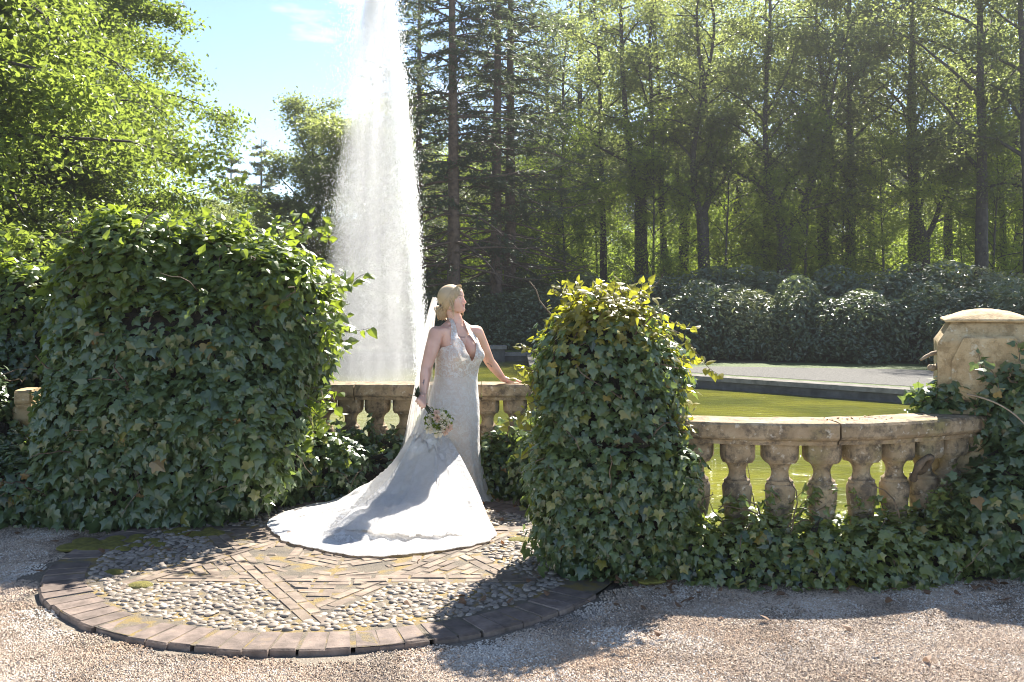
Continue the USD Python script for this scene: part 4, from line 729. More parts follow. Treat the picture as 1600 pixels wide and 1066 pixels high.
for px, Y, sc, rz, lab in [(480, 42, 1.7, 10, 'large grey-green shrub at the left fringe of the spray'), (540, 40, 1.6, 100, 'large shrub behind the middle of the spray'), (600, 39, 1.6, 220, 'large shrub behind the bright edge of the jet'), (400, 44, 1.3, 300, 'shrub behind the right part of the ivy hedge top'), (460, 36, 1.1, 20, 'low shrub on the lawn behind the right end of the ivy hedge'), (530, 34.5, 1.0, 60, 'low shrub on the lawn behind the left half of the spray'), (590, 34, 1.05, 160, 'low shrub on the lawn behind the right half of the spray')]:
    plant('evergreen_shrub_a', 'evergreen_shrub', lab, 'shrub', X(px, Y), Y, rz, sc, group='shrubs behind the spray')

# ------------------------------------------------------------------ fountain
FY = 18.0
M['drop'] = usdkit.material(stage, L + 'water_drops', {'d': ('diffuse_bsdf', {'color': (.9, .93, .96)}), 't': ('translucent_bsdf', {'color': (1.0, 1.0, 1.0)}), 'm': ('mix_closure', {'fac': .8})}, [('d.BSDF', 'm.closure1'), ('t.BSDF', 'm.closure2')], surface='m.closure')
fx = lambda z: np.interp(z, [-.2, 1.0, 3.5, 5.2, 7.0, 8.7], [-1.62, -1.66, -1.83, -2.02, -2.26, -2.42])       # the rising jet (right side)
fw = lambda z: np.interp(z, [-.2, 1.76, 3.5, 5.2, 6.96, 8.0, 8.7], [1.78, 1.66, 1.36, .96, .46, .20, .03])         # width of the falling veil, to the left
M['mist'] = None
def math_chain():
    N = {'g': ('geometry', {}), 's': ('separate_xyz', {}),
         # axis x(z), half width hw(z) as straight pieces
         'xc': ('map_range', {'from_min': -.2, 'from_max': 8.7, 'to_min': -2.50, 'to_max': -2.44}), 'hw': ('map_range', {'from_min': -.2, 'from_max': 8.9, 'to_min': 1.16, 'to_max': .12}),
         'dx': ('math', {'math_type': 'subtract'}), 'dy': ('math', {'math_type': 'subtract', 'value2': FY}), 'ax': ('math', {'math_type': 'divide'}), 'ay': ('math', {'math_type': 'divide'}),
         'px': ('math', {'math_type': 'power', 'value2': 2.0}), 'py': ('math', {'math_type': 'power', 'value2': 2.0}), 'sum': ('math', {'math_type': 'add'}), 'fall': ('map_range', {'from_min': 1.0, 'from_max': .15, 'to_min': 0.0, 'to_max': 1.0, 'clamp': True}),
         'mp': ('mapping', {'scale': (3.0, 3.0, .35)}), 'n': ('noise_texture', {'scale': 1.5, 'detail': 4.0, 'roughness': .6}), 'nr': ('map_range', {'from_min': .3, 'from_max': .7, 'to_min': .25, 'to_max': 1.3, 'clamp': True}),
         'hz': ('map_range', {'from_min': 0.0, 'from_max': 7.0, 'to_min': .55, 'to_max': 1.0, 'clamp': True}), 'a1': ('math', {'math_type': 'multiply'}), 'a2': ('math', {'math_type': 'multiply'}), 'a3': ('math', {'math_type': 'multiply', 'value2': MIST}),
         'v': ('principled_volume', {'color': (1.0, 1.0, 1.0), 'anisotropy': .5})}
    K = [('g.position', 's.vector'), ('s.z', 'xc.value'), ('s.z', 'hw.value'), ('s.x', 'dx.value1'), ('xc.result', 'dx.value2'), ('s.y', 'dy.value1'), ('dx.value', 'ax.value1'), ('hw.result', 'ax.value2'), ('dy.value', 'ay.value1'), ('hw.result', 'ay.value2'),
         ('ax.value', 'px.value1'), ('ay.value', 'py.value1'), ('px.value', 'sum.value1'), ('py.value', 'sum.value2'), ('sum.value', 'fall.value'), ('g.position', 'mp.vector'), ('mp.vector', 'n.vector'), ('n.fac', 'nr.value'), ('s.z', 'hz.value'),
         ('fall.result', 'a1.value1'), ('nr.result', 'a1.value2'), ('a1.value', 'a2.value1'), ('hz.result', 'a2.value2'), ('a2.value', 'a3.value1'), ('a3.value', 'v.density')]
    return usdkit.material(stage, L + 'spray_mist', N, K, volume='v.volume')
MIST = 1.3
M['mist'] = math_chain()
r = np.random.default_rng(88); n = 420; P = np.c_[r.uniform(.9, 7.0, n), 6.6 + 8 * r.uniform(0, 1, n) ** 1.8, np.full(n, ZW + .006)]; P = P[[POND.buffer(-.1).contains(Point(q[0], q[1])) for q in P]]; n = len(P)
top('floating_petals', merge(*place(IVL2, P, r.normal(0, .12, (n, 3)) + [0, 0, 1], r.normal(0, 1, (n, 3)), r.uniform(.012, .04, n))), M['drop'], 'pale petals and specks floating on the pond', 'petals', kind='stuff')
ft = thing('fountain', 'tall white fountain jet with spray drifting left behind the bride', 'fountain', (-1.62, FY, -.2))
off = np.array([-1.62, FY, -.2])
r = np.random.default_rng(77)
def drops(P, s, el):
    n = len(P); v = tet_v[None] * s[:, None, None] * np.stack([np.ones(n), np.ones(n), el], 1)[:, None] * r.uniform(.8, 1.2, (n, 4, 1)) + P[:, None]
    return v.reshape(-1, 3), (tet_f[None] + 4 * np.arange(n)[:, None, None]).reshape(-1, 3)
n = 26000; z = r.uniform(-.15, 8.6, n); P = np.c_[fx(z) + r.normal(0, .045 + .012 * z, n) - np.abs(r.normal(0, .03, n)), FY + r.normal(0, .05 + .012 * z, n), z]
part(ft, 'jet', drops(P, r.uniform(.003, .009, n), r.uniform(1.0, 2.0, n)), M['drop'], kind='stuff', off=off)
n = 330000; z = 8.6 * r.uniform(0, 1, n) ** .95 - .15; u = r.beta(1.05, 1.35, n); clump = .6 * meshkit.noise(np.c_[u * 11, z * .22, np.zeros(n)], 4) + .4 * meshkit.noise(np.c_[u * 5, z * .9, np.zeros(n)], 5); ok = r.uniform(size=n) < (.12 + 1.9 * clump ** 1.8) * (.10 + .90 * np.clip(z / 5.5, 0, 1)) * np.interp(z, [5.5, 8.6], [1, .6]); z, u = z[ok], u[ok]; n = len(z)
w = fw(z); P = np.c_[fx(z) + .10 - u * w * 1.08 - np.where(r.uniform(size=n) < .16, np.abs(r.normal(0, .28, n)), 0), FY + r.normal(0, 1, n) * w * .26, z]
part(ft, 'falling_spray', drops(P, r.uniform(.0024, .0060, n), r.uniform(1.0, 1.8, n)), M['drop'], kind='stuff', off=off)
lv = lathe([(.001, -.15), (1.16, -.14), (1.12, .3), (1.02, 1.2), (.82, 3.2), (.62, 5.0), (.40, 7.0), (.20, 8.6), (.001, 8.75)], 24)
part(ft, 'mist', (lv[0] + np.array([-2.49, FY, 0]), lv[1]), M['mist'], True, kind='stuff', off=off)
part(ft, 'nozzle', (lambda m: (m[0] + [0, 0, -.1], m[1]))(lathe([(.001, 0), (.12, 0), (.10, .12), (.05, .28), (.001, .28)], 14)), M['wall_dark'], True)

# ------------------------------------------------------------------ bride
M['skin'] = usdkit.material(stage, L + 'skin', {
    'g': ('geometry', {}), 'n': ('noise_texture', {'scale': 9.0, 'detail': 3.0}), 'r': ('rgb_ramp', {'ramp': [(.3, (.50, .285, .205)), (.7, (.60, .36, .27))]}),
    'p': ('principled_bsdf', {'roughness': .48, 'subsurface_weight': .15, 'subsurface_radius': (1.0, .35, .2), 'subsurface_scale': .008, 'specular_ior_level': .4})},
    [('g.position', 'n.vector'), ('n.fac', 'r.fac'), ('r.color', 'p.base_color')], surface='p.BSDF')
M['lips'] = mat_simple('lips', (.50, .20, .17), .4)
M['eye'] = mat_simple('eye_white', (.7, .68, .66), .2)
M['iris'] = mat_simple('dark_iris', (.03, .04, .05), .2)
M['brow'] = mat_simple('brow_hair', (.30, .20, .12), .7)
M['ink'] = mat_simple('tattoo_ink', (.16, .13, .13), .6)
M['hair'] = usdkit.material(stage, L + 'blond_hair', {
    'g': ('geometry', {}), 'oi': ('object_info', {}), 'r': ('rgb_ramp', {'ramp': [(0, (.66, .51, .32)), (.5, (.84, .73, .53)), (1, (.93, .87, .72))]}),
    'p': ('principled_bsdf', {'roughness': .42, 'specular_ior_level': .6}), 't': ('translucent_bsdf', {'color': (.85, .70, .45)}), 'm': ('mix_closure', {'fac': .16})},
    [('g.random_per_island', 'r.fac'), ('r.color', 'p.base_color'), ('p.BSDF', 'm.closure1'), ('t.BSDF', 'm.closure2')], surface='m.closure')
def cloth_mat(name, base, lace, lscale, opac, lace_fac, trans=.35, motif=(.47, .53), thread=0.0):
    """Thin white cloth; lace motifs are white thread worked on the ground cloth, slightly raised."""
    N = {'g': ('geometry', {}), 'v': ('voronoi_texture', {'feature': 'distance_to_edge', 'scale': lscale}), 'n': ('noise_texture', {'scale': lscale * .55, 'detail': 6.0, 'roughness': .7, 'distortion': 1.6}),
         'r': ('rgb_ramp', {'ramp': [(0, (0, 0, 0)), (motif[0], (0, 0, 0)), (motif[1], (1, 1, 1)), (1, (1, 1, 1))]}),
         'c': ('mix', {'color1': base, 'color2': lace}), 'd': ('principled_bsdf', {'roughness': .75, 'sheen_weight': .2}), 't': ('translucent_bsdf', {'color': (.90, .87, .84)}), 'm': ('mix_closure', {'fac': trans}),
         'tr': ('transparent_bsdf', {}), 'o': ('map_range', {'to_min': opac, 'to_max': lace_fac}), 'm2': ('mix_closure', {}), 'b': ('bump', {'strength': .7, 'distance': .006})}
    K = [('g.position', 'v.vector'), ('g.position', 'n.vector'), ('n.fac', 'r.fac'), ('r.color', 'c.fac'), ('c.color', 'd.base_color'), ('d.BSDF', 'm.closure1'), ('t.BSDF', 'm.closure2'),
         ('r.color', 'o.value'), ('o.result', 'm2.fac'), ('tr.BSDF', 'm2.closure1'), ('m.closure', 'm2.closure2'), ('r.color', 'b.height'), ('b.normal', 'd.normal')]
    if opac >= 1: K = [k for k in K if k[1].split('.')[0] not in ('m2', 'o')]; return usdkit.material(stage, L + name, {a: b for a, b in N.items() if a not in ('m2', 'o', 'tr')}, K, surface='m.closure')
    return usdkit.material(stage, L + name, N, K, surface='m2.closure')
M['dress'] = cloth_mat('ivory_lace', (.80, .73, .675), (.92, .91, .90), 40.0, 1.0, 1.0, trans=.15, motif=(.42, .62))
M['bodice'] = cloth_mat('beaded_lace', (.74, .62, .54), (.92, .91, .90), 70.0, 1.0, 1.0, trans=.12, motif=(.45, .54))
M['train'] = cloth_mat('train_tulle', (.80, .79, .78), (.86, .85, .84), 22.0, .74, .97, trans=.34, motif=(.46, .54))
M['tulle'] = cloth_mat('veil_tulle', (.82, .81, .80), (.88, .87, .86), 40.0, .58, .70, trans=.5, motif=(.52, .60))
C0 = np.array([-.435, 7.85, 0.]); F = unit([.67, -.74, 0]); RG = np.array([F[1], -F[0], 0]); UP = np.array([0, 0, 1.])
W = lambda rgt, fwd, z: C0 + RG * rgt + F * fwd + UP * z
bride = thing('person', 'bride in white lace gown with long train, looking up to the right', 'person', C0)
HF = unit([.93, -.37, .13]); HR = unit(np.cross(HF, UP)); HU = np.cross(HR, HF); HC = np.array([-.462, 7.84, 1.588])
Hd = lambda r_, f_, u_: HC + HR * r_ + HF * f_ + HU * u_
sR, eR, wR = np.array([-.588, 7.745, 1.328]), np.array([-.655, 7.62, 1.075]), np.array([-.668, 7.48, .885])
sL, eL, wL = np.array([-.285, 7.96, 1.328]), np.array([-.185, 8.16, 1.085]), np.array([-.078, 8.36, .928])
HA0, HA1 = np.array([-.712, 7.425, .885]), np.array([-.565, 7.405, .715]); hax = unit(HA1 - HA0)         # bouquet handle
hg = np.array([-.668, 7.43, .832])                                                                       # where it is gripped
pr = []
# head and neck
pr += [[(Hd(0, -.015, .03), .084), (Hd(0, -.035, .01), .078)], [(Hd(0, .045, .045), .045), (Hd(.03, .042, -.012), .036), (Hd(-.03, .042, -.012), .036), (Hd(.040, .0, -.058), .026), (Hd(-.040, .0, -.058), .026), (Hd(0, .064, -.088), .021), (Hd(0, -.01, .03), .078)],
       [(Hd(0, .074, -.086), .016), (Hd(0, .060, -.075), .03)], [(Hd(0, .080, .012), .008), (Hd(0, .098, -.030), .0105), (Hd(.011, .086, -.037), .0085), (Hd(-.011, .086, -.037), .0085), (Hd(0, .07, -.02), .015)], [(Hd(.016, .076, -.058), .009), (Hd(-.016, .076, -.058), .009), (Hd(0, .084, -.058), .008)],
       [(Hd(.034, .070, .022), .010), (Hd(-.034, .070, .022), .010), (Hd(0, .082, .022), .010)],
       [(Hd(0, -.035, -.045), .048), (W(0, -.02, 1.445), .053)], [(W(0, -.02, 1.445), .054), (W(0, -.025, 1.390), .070)], [(W(0, -.02, 1.425), .046), (W(.11, -.015, 1.358), .044)], [(W(0, -.02, 1.425), .046), (W(-.11, -.015, 1.358), .044)]]
# torso
pr += [[(W(.075, 0, 1.26), .088), (W(-.075, 0, 1.26), .088), (W(.05, 0, 1.05), .088), (W(-.05, 0, 1.05), .088)], [(W(.12, -.005, 1.335), .056), (W(-.12, -.005, 1.335), .056), (W(0, -.01, 1.37), .062), (W(.08, 0, 1.25), .085), (W(-.08, 0, 1.25), .085)],
       [(W(.05, 0, 1.05), .088), (W(-.05, 0, 1.05), .088), (W(.06, 0, .86), .10), (W(-.06, 0, .86), .10)], [(W(.075, .098, 1.195), .066), (W(.07, .03, 1.25), .08)], [(W(-.075, .098, 1.195), .066), (W(-.07, .03, 1.25), .08)],
       [(W(.065, 0, .86), .09), (W(.085, .02, .48), .062)], [(W(.085, .02, .48), .06), (W(.08, 0, .08), .038)], [(W(-.065, 0, .86), .09), (W(-.085, .03, .48), .062)], [(W(-.085, .03, .48), .06), (W(-.08, .02, .08), .038)],
       [(W(.08, -.03, .04), .034), (W(.085, .12, .03), .026)], [(W(-.08, -.01, .04), .034), (W(-.085, .14, .03), .026)]]
pr += [[(W(.12, -.005, 1.335), .058), (sR, .058)], [(sR, .060), (sR + (eR - sR) * .4, .056), ], [(sR + (eR - sR) * .4, .056), (eR, .043)], [(eR, .043), (eR + (wR - eR) * .3, .043)], [(eR + (wR - eR) * .3, .043), (wR, .028)],
       [(W(-.12, -.005, 1.335), .058), (sL, .056)], [(sL, .058), (sL + (eL - sL) * .4, .053)], [(sL + (eL - sL) * .4, .053), (eL, .042)], [(eL, .042), (eL + (wL - eL) * .3, .042)], [(eL + (wL - eL) * .3, .042), (wL, .027)]]
bv, bf = bones(pr, 20, .016, 10)
def hand_mesh():
    out = []
    # right hand: fist round the handle, knuckles towards the camera
    u = unit(np.cross(hax, unit(hg - wR) * 1.0)); u = unit(np.array([-.55, -.75, .35]) - hax * (np.array([-.55, -.75, .35]) @ hax)); v_ = np.cross(hax, u)
    k0 = hg + u * .030; fing = []
    ps = [[(wR, .027), (hg + u * .030 - hax * .022, .020), (hg + u * .030 + hax * .028, .017)], [(hg + u * .028 - hax * .030, .017), (hg + u * .028 + hax * .032, .015), (hg + u * .024 + v_ * .012, .016)]]
    for k in range(4):
        s = -.033 + .0215 * k; q = []
        for a, rr_ in ((20, .036), (75, .033), (135, .028), (200, .025)):
            a = math.radians(a) * 1.0; q.append(hg + hax * s + (u * math.cos(a) + v_ * math.sin(a)) * rr_)
        rad = [.0098, .0092, .0085, .0075] if k < 3 else [.0085, .008, .0072, .0065]
        ps += [[(q[i], rad[i]), (q[i + 1], rad[i + 1])] for i in range(3)]
    q = [wR + (hg - wR) * .45, hg - u * .008 - hax * .036 - v_ * .028, hg - u * .020 - hax * .020 - v_ * .022, hg - u * .026 + hax * .004 - v_ * .012]
    ps += [[(q[i], r_), (q[i + 1], r2)] for i, (r_, r2) in enumerate(((.014, .012), (.012, .0105), (.0105, .009)))]
    out.append(bones(ps, 14, .005, 5))
    # left hand: palm on the coping, fingers spread along it
    d = unit(np.array([.95, .28, 0])); s = np.array([-d[1], d[0], 0]); pc = np.array([-.030, 8.375, ZR + .024])
    ps = [[(wL, .026), (pc - d * .015, .020), (pc + d * .035 + s * .026 - UP * .003, .012), (pc + d * .035 - s * .030 - UP * .004, .012)]]
    for k, (o, ln) in enumerate(((.030, .066), (.010, .076), (-.011, .072), (-.031, .056))):
        b = pc + d * .036 + s * o; dd = unit(d + s * (.16 - .11 * k)); q = [b, b + dd * ln * .40 + UP * .006, b + dd * ln * .72 - UP * .003, b + dd * ln - UP * .014]
        rad = np.array([.0098, .0090, .0082, .0070]) * (.86 if k == 3 else 1); ps += [[(q[i], rad[i]), (q[i + 1], rad[i + 1])] for i in range(3)]
    q = [pc - d * .020 + s * .022, pc + d * .012 + s * .050 - UP * .006, pc + d * .040 + s * .058 - UP * .012]; ps += [[(q[0], .015), (q[1], .011)], [(q[1], .011), (q[2], .009)]]
    out.append(bones(ps, 14, .005, 5)); return out
hands = hand_mesh()
part(bride, 'body', cat_mesh([(bv, bf)] + hands), M['skin'], True, off=C0)
def ell(c, rad, axes, n=2):
    m = trimesh.creation.icosphere(n); return (m.vertices * rad) @ np.array(axes) + c, m.faces
AX = [HR, HF, HU]
for s in (1, -1):
    part(bride, 'eye', ell(Hd(.031 * s, .0725, .004), (.012, .007, .0055), AX), M['eye'], True, off=C0); part(bride, 'iris', ell(Hd(.031 * s, .0785, .005), (.0045, .002, .005), AX), M['iris'], True, off=C0)
    part(bride, 'eyelashes', tube(np.array([Hd(.018 * s, .0765, .006), Hd(.031 * s, .0805, .0115), Hd(.046 * s, .0705, .009)]), .0016, 5), M['brow'], True, off=C0)
    part(bride, 'eyebrow', tube(spline([Hd(.014 * s, .0875, .024), Hd(.030 * s, .0835, .031), Hd(.048 * s, .069, .026)], 8), [.0018, .0024, .0028, .0028, .0026, .0022, .0018, .001], 5), M['brow'], True, off=C0)
part(bride, 'lips', cat_mesh([ell(Hd(0, .0838, -.0535), (.020, .006, .0040), AX), ell(Hd(0, .0836, -.0618), (.018, .0062, .0046), AX)]), M['lips'], True, off=C0)
# hair: cap, combed strands, rolled bun
sk = lambda th, ph, k=1.0: Hd(*(np.array([math.sin(th) * math.sin(ph) * .094, math.sin(th) * math.cos(ph) * .104 - .022, math.cos(th) * .096 + .032]) * k))
m = trimesh.creation.icosphere(4); hv = m.vertices * [.092, .104, .094] + [0, -.022, .034]
keepf = (hv[m.faces][:, :, 1].mean(1) < .030 + .35 * np.clip(hv[m.faces][:, :, 2].mean(1) - .06, 0, 1) + .0 * 1) & (hv[m.faces][:, :, 2].mean(1) > -.075)
capv = hv @ np.array(AX) + HC; hr = np.random.default_rng(91)
bun = np.array([0, -.108, -.082]); strands = []
for k in range(330):
    s = hr.uniform(-1, 1); side = np.sign(s); a = abs(s)
    st = np.array([side * (.010 + .082 * a ** .8), .068 - .075 * a ** 1.5 + hr.normal(0, .004), .112 - .105 * a ** 1.6]); en = bun + hr.normal(0, .022, 3) * [1.2, .6, 1]
    t = np.linspace(0, 1, 11)[:, None]; q = st * (1 - t) + en * t; cx = np.array([0, -.022, .034]); dd = q - cx; e = np.linalg.norm(dd / [.094, .107, .097], axis=1, keepdims=True)
    q = cx + dd / np.minimum(e, 1.0) * (1 + .012 * hr.uniform()) if True else q
    q[-1] = en; q[-2] = q[-2] * .5 + (q[-3] + en) * .25; q[:, 2] -= (np.sin(t[:, 0] * np.pi) * .022 * a); q += hr.normal(0, .0012, q.shape)
    strands.append(tube(q @ np.array(AX) + HC, np.r_[.0022, np.full(8, .0036), .003, .002] * hr.uniform(.7, 1.2), 4, False))
for k in range(120):                                     # rolled curls of the bun
    a = hr.uniform(0, 6.28); R_ = hr.uniform(.014, .054); c = bun + hr.normal(0, .010, 3); t = np.linspace(0, 4.2, 14) + a; tl = hr.normal(0, .5, 2)
    q = np.stack([c[0] + R_ * np.cos(t), c[1] + R_ * .7 * np.sin(t) * tl[0] - .01, c[2] + R_ * np.sin(t) + tl[1] * .006 * np.cos(t)], 1); strands.append(tube(q @ np.array(AX) + HC, .0038 * hr.uniform(.7, 1.2), 4, False))
for sd in (1, -1):
    for k in range(16):                                  # loose locks beside the face
        st = np.array([sd * hr.uniform(.080, .092), hr.uniform(.0, .022), hr.uniform(-.01, .03)]); q = np.array([st, st + [0, .006, -.035], st + [-.004 * sd, .016, -.075], st + [-.006 * sd, .004 + hr.normal(0, .006), -.115 + hr.normal(0, .012)]])
        strands.append(tube(spline(q, 10) @ np.array(AX) + HC, np.linspace(.0035, .0012, 10), 4, False))
hairp = part(bride, 'hair', (capv, m.faces[keepf]), M['hair'], True, off=C0)
part(hairp, 'strands', cat_mesh(strands), M['hair'], True, off=C0, kind='stuff')
part(hairp, 'bun', ell(bun @ np.array(AX) + HC, (.056, .046, .052), AX, 3), M['hair'], True, off=C0)
fl = []
for k in range(16):
    c = Hd(hr.normal(.01, .03), -.118 + hr.normal(0, .006), .012 + hr.normal(0, .014)); fl.append(ell(c, (.008, .004, .006), AX, 1))
part(bride, 'hair_comb', cat_mesh(fl), M['train'], True, off=C0)
# tattoos on both forearms
def on_arm(a, b, rad, t, ang, ln):
    ax = unit(b - a); n1 = unit(np.cross(ax, [0.2, .9, .1])); n2 = np.cross(ax, n1); p = a + (b - a) * t
    return [p + (n1 * math.cos(ang + w) + n2 * math.sin(ang + w)) * rad + ax * s for s, w in ln]
def nearest_out(P):
    from scipy.spatial import cKDTree
    T = cKDTree(bv); P = np.asarray(P); j = T.query(P)[1]; tm = trimesh.Trimesh(bv, bf, process=False); return bv[j] + tm.vertex_normals[j] * .0008
for base_p, sp in ((np.array([-.672, 7.50, 1.005]), [[(-.014, .03), (-.004, .008), (.004, -.022)], [(.014, .030), (.006, .012), (-.002, -.006)], [(.018, .012), (.006, -.004)], [(-.014, .006), (-.002, -.014)]]), (np.array([-.180, 8.16, 1.03]), [[(-.024, .034), (-.008, .016), (.006, .0)], [(.012, .0), (.022, -.016), (.036, -.034)], [(-.006, .024), (-.018, .014)], [(.016, -.022), (.030, -.044)], [(.03, -.018), (.018, -.034)]])):
    part(bride, 'tattoo', cat_mesh([tube(nearest_out([base_p + [x, -.06, z] for x, z in q]), np.linspace(.0032, .0012, len(q)), 5) for q in sp]), M['ink'], True, off=C0)
# gown
ZS = np.array([0, .04, .10, .2, .35, .5, .6, .7, .8, .9, .98, 1.06, 1.13, 1.20, 1.32]); HWP = np.array([42, 37, 34, 34, 36, 39, 41, 41.5, 39.5, 36, 33.5, 34, 36, 37, 36]); CP = np.array([729, 728, 726, 721, 714, 709.5, 708, 708, 709, 711, 712.5, 714, 715.5, 716, 716])
nz, na = 90, 144; zz = np.r_[np.linspace(0.0, 1.32, nz)]; th = np.arange(na) * 2 * np.pi / na
cx = (np.interp(zz, ZS, CP) - 800) / FPX * 7.85; hw = np.interp(zz, ZS, HWP) / FPX * 7.85
from scipy.ndimage import gaussian_filter1d
cx, hw = gaussian_filter1d(cx, 2), gaussian_filter1d(hw, 2)
V = np.zeros((nz, na, 3))
for i in range(nz):
    z = zz[i]; low = np.clip((.75 - z) / .75, 0, 1); rad = hw[i] * (1 + .05 * low * np.sin(7 * th + 2.0 * low) + .035 * low * np.sin(13 * th + 1.3))
    rad = rad * (1 + .10 * np.clip((.06 - z) / .06, 0, 1))
    dx = np.sin(th)[:, None] * RG + np.cos(th)[:, None] * F            # th 0 = front, + = her right
    V[i] = np.array([cx[i], 7.85, z]) + dx * rad[:, None] * (np.abs(np.sin(th)) * .04 + .97)[:, None]
    for s in (1, -1):
        g = np.exp(-((th - s * .72 + np.pi) % (2 * np.pi) - np.pi) ** 2 / .16 - (z - 1.185) ** 2 / .0052); V[i] += F * (g * .058)[:, None] + RG * s * (g * .014)[:, None]
tw = (th + np.pi) % (2 * np.pi) - np.pi
ztop = 1.235 + .065 * np.exp(-(np.abs(tw) - .62) ** 2 / .10) - .125 * np.exp(-(tw / .20) ** 2) - .03 * (np.abs(tw) > 1.2) * np.clip((np.abs(tw) - 1.2) / .4, 0, 1)
for j in range(na):
    zc = np.minimum(zz, ztop[j]); idx = np.interp(zc, zz, np.arange(nz)); i0 = idx.astype(int); i1 = np.minimum(i0 + 1, nz - 1); f = (idx - i0)[:, None]
    V[:, j] = V[i0, j] * (1 - f) + V[i1, j] * f
from scipy.spatial import cKDTree
KT = cKDTree(bv); tmN = trimesh.Trimesh(bv, bf, process=False).vertex_normals
for i in range(nz):
    w = np.clip((V[i, :, 2] - 1.14) / .08, 0, 1)[:, None]; dd, jn = KT.query(V[i], k=6)
    tgt = (bv[jn] + tmN[jn] * .007).mean(1); tgt[:, 2] = V[i, :, 2]; V[i] = V[i] * (1 - w) + tgt * w
V = gaussian_filter1d(gaussian_filter1d(V, 1.0, axis=1, mode='wrap'), .8, axis=0, mode='nearest')
kb = int(np.searchsorted(zz, .985))
def ring_mesh(V):
    n, m_ = V.shape[:2]; i, j = np.meshgrid(np.arange(n - 1), np.arange(m_), indexing='ij'); q = np.stack([i * m_ + j, i * m_ + (j + 1) % m_, (i + 1) * m_ + (j + 1) % m_, (i + 1) * m_ + j], -1).reshape(-1, 4); return V.reshape(-1, 3), q
Vn = V + (meshkit.fbm(V * 26, 3)[..., None] - .5) * .006
gown = part(bride, 'skirt', ring_mesh(Vn[:kb + 1]), M['dress'], True, off=C0); part(bride, 'bodice', ring_mesh(Vn[kb:]), M['bodice'], True, off=C0)
for s in (1, -1):                                           # halter straps
    j = int(round((s * .72 % (2 * np.pi)) / (2 * np.pi) * na)); p0 = V[-1, j]
    Q = spline([p0 - UP * .045, p0 + UP * .012, W(.082 * s, .075, 1.335), W(.068 * s, .045, 1.395), W(.057 * s, .0, 1.435), W(.035 * s, -.06, 1.44)], 18); wd = np.interp(np.linspace(0, 1, 18), [0, .25, .6, 1], [.062, .046, .025, .012])
    sd = np.array([unit(np.cross(unit(Q[min(k + 1, 17)] - Q[max(k - 1, 0)]), unit(Q[k] - np.array([C0[0], C0[1], Q[k][2] - .03])))) for k in range(18)]); sd = unit(gaussian_filter1d(sd, 2, axis=0))
    G = Q[:, None] + sd[:, None] * (wd[:, None] * np.linspace(-1, 1, 7)[None])[..., None]
    dd, jn = KT.query(G, k=8); tg = (bv[jn] + tmN[jn] * np.interp(np.arange(18), [0, 4, 7, 17], [.003, .006, .008, .008])[:, None, None, None]).mean(2); G = gaussian_filter1d(gaussian_filter1d(tg, 1.5, axis=0, mode='nearest'), .7, axis=1, mode='nearest')
    part(bride, 'strap', grid_mesh(G), M['bodice'], True, off=C0)
# train
nu, nv = 150, 70; us, vs = np.linspace(0, 1, nu), np.linspace(0, 1, nv)
O = np.stack([np.interp(us, np.linspace(0, 1, len(TRAIN_XY)), TRAIN_XY[:, c]) for c in (0, 1)], 1)
O = O + unit(O - O.mean(0)) * (.016 * np.abs(np.sin(us * 60)) + .03 * np.sin(us * 17 + 1) + 0.006 * np.sin(us * 37))[:, None]
A = np.stack([np.interp(us, [0, .3, .6, 1], a) for a in ([-.500, -.585, -.675, -.700], [7.70, 7.66, 7.72, 7.93], [.50, .64, .70, .74])], 1)
pw = np.interp(us, [0, .12, .3, .7, 1], [1.25, 1.9, 3.0, 3.6, 3.4]); T3 = np.zeros((nu, nv, 3))
for i in range(nu):
    w = vs ** np.interp(us[i], [0, .2, 1], [1.0, 1.1, 1.0]); xy = A[i, :2] + (O[i] - A[i, :2]) * w[:, None]; z = A[i, 2] * (1 - w) ** pw[i]
    fold = (.040 * np.sin(us[i] * 23 + 1.5 * w + 1.2 * np.sin(us[i] * 9)) + .028 * np.sin(us[i] * 41 + 2 + 2 * w) + .012 * np.sin(us[i] * 88 + 3 * w)) * np.sin(np.pi * np.clip(w, 0, 1)) ** .8 * (1 - .5 * w)
    nrm = unit(np.array([-(O[i] - A[i, :2])[1], (O[i] - A[i, :2])[0]])); T3[i, :, :2] = xy + nrm * fold[:, None]; T3[i, :, 2] = z + .042 + np.abs(fold) * .55
bmp = meshkit.fbm(np.c_[(T3[..., 0] * 3).ravel(), (T3[..., 1] * 6).ravel(), np.zeros(nu * nv)], 4).reshape(nu, nv) - .5
lowm = np.clip(1 - T3[..., 2] / .35, 0, 1); T3[..., 2] += lowm * (bmp * .13 + .03) * np.sin(np.pi * np.clip(vs * .92 + .08, 0, 1))[None]
T3[..., 2] += lowm * .022 * np.abs(np.sin(us * 52 + 2.5 * np.sin(us * 13)))[:, None] * np.sin(np.pi * vs)[None] ** .7
T3[..., 2] = np.maximum(T3[..., 2], .042)
part(bride, 'train', grid_mesh(T3), M['train'], True, off=C0)
hem = T3[:, -8:].copy(); hem[..., 2] += .006; part(bride, 'lace_hem', grid_mesh(hem), M['dress' if False else 'train'], True, off=C0)
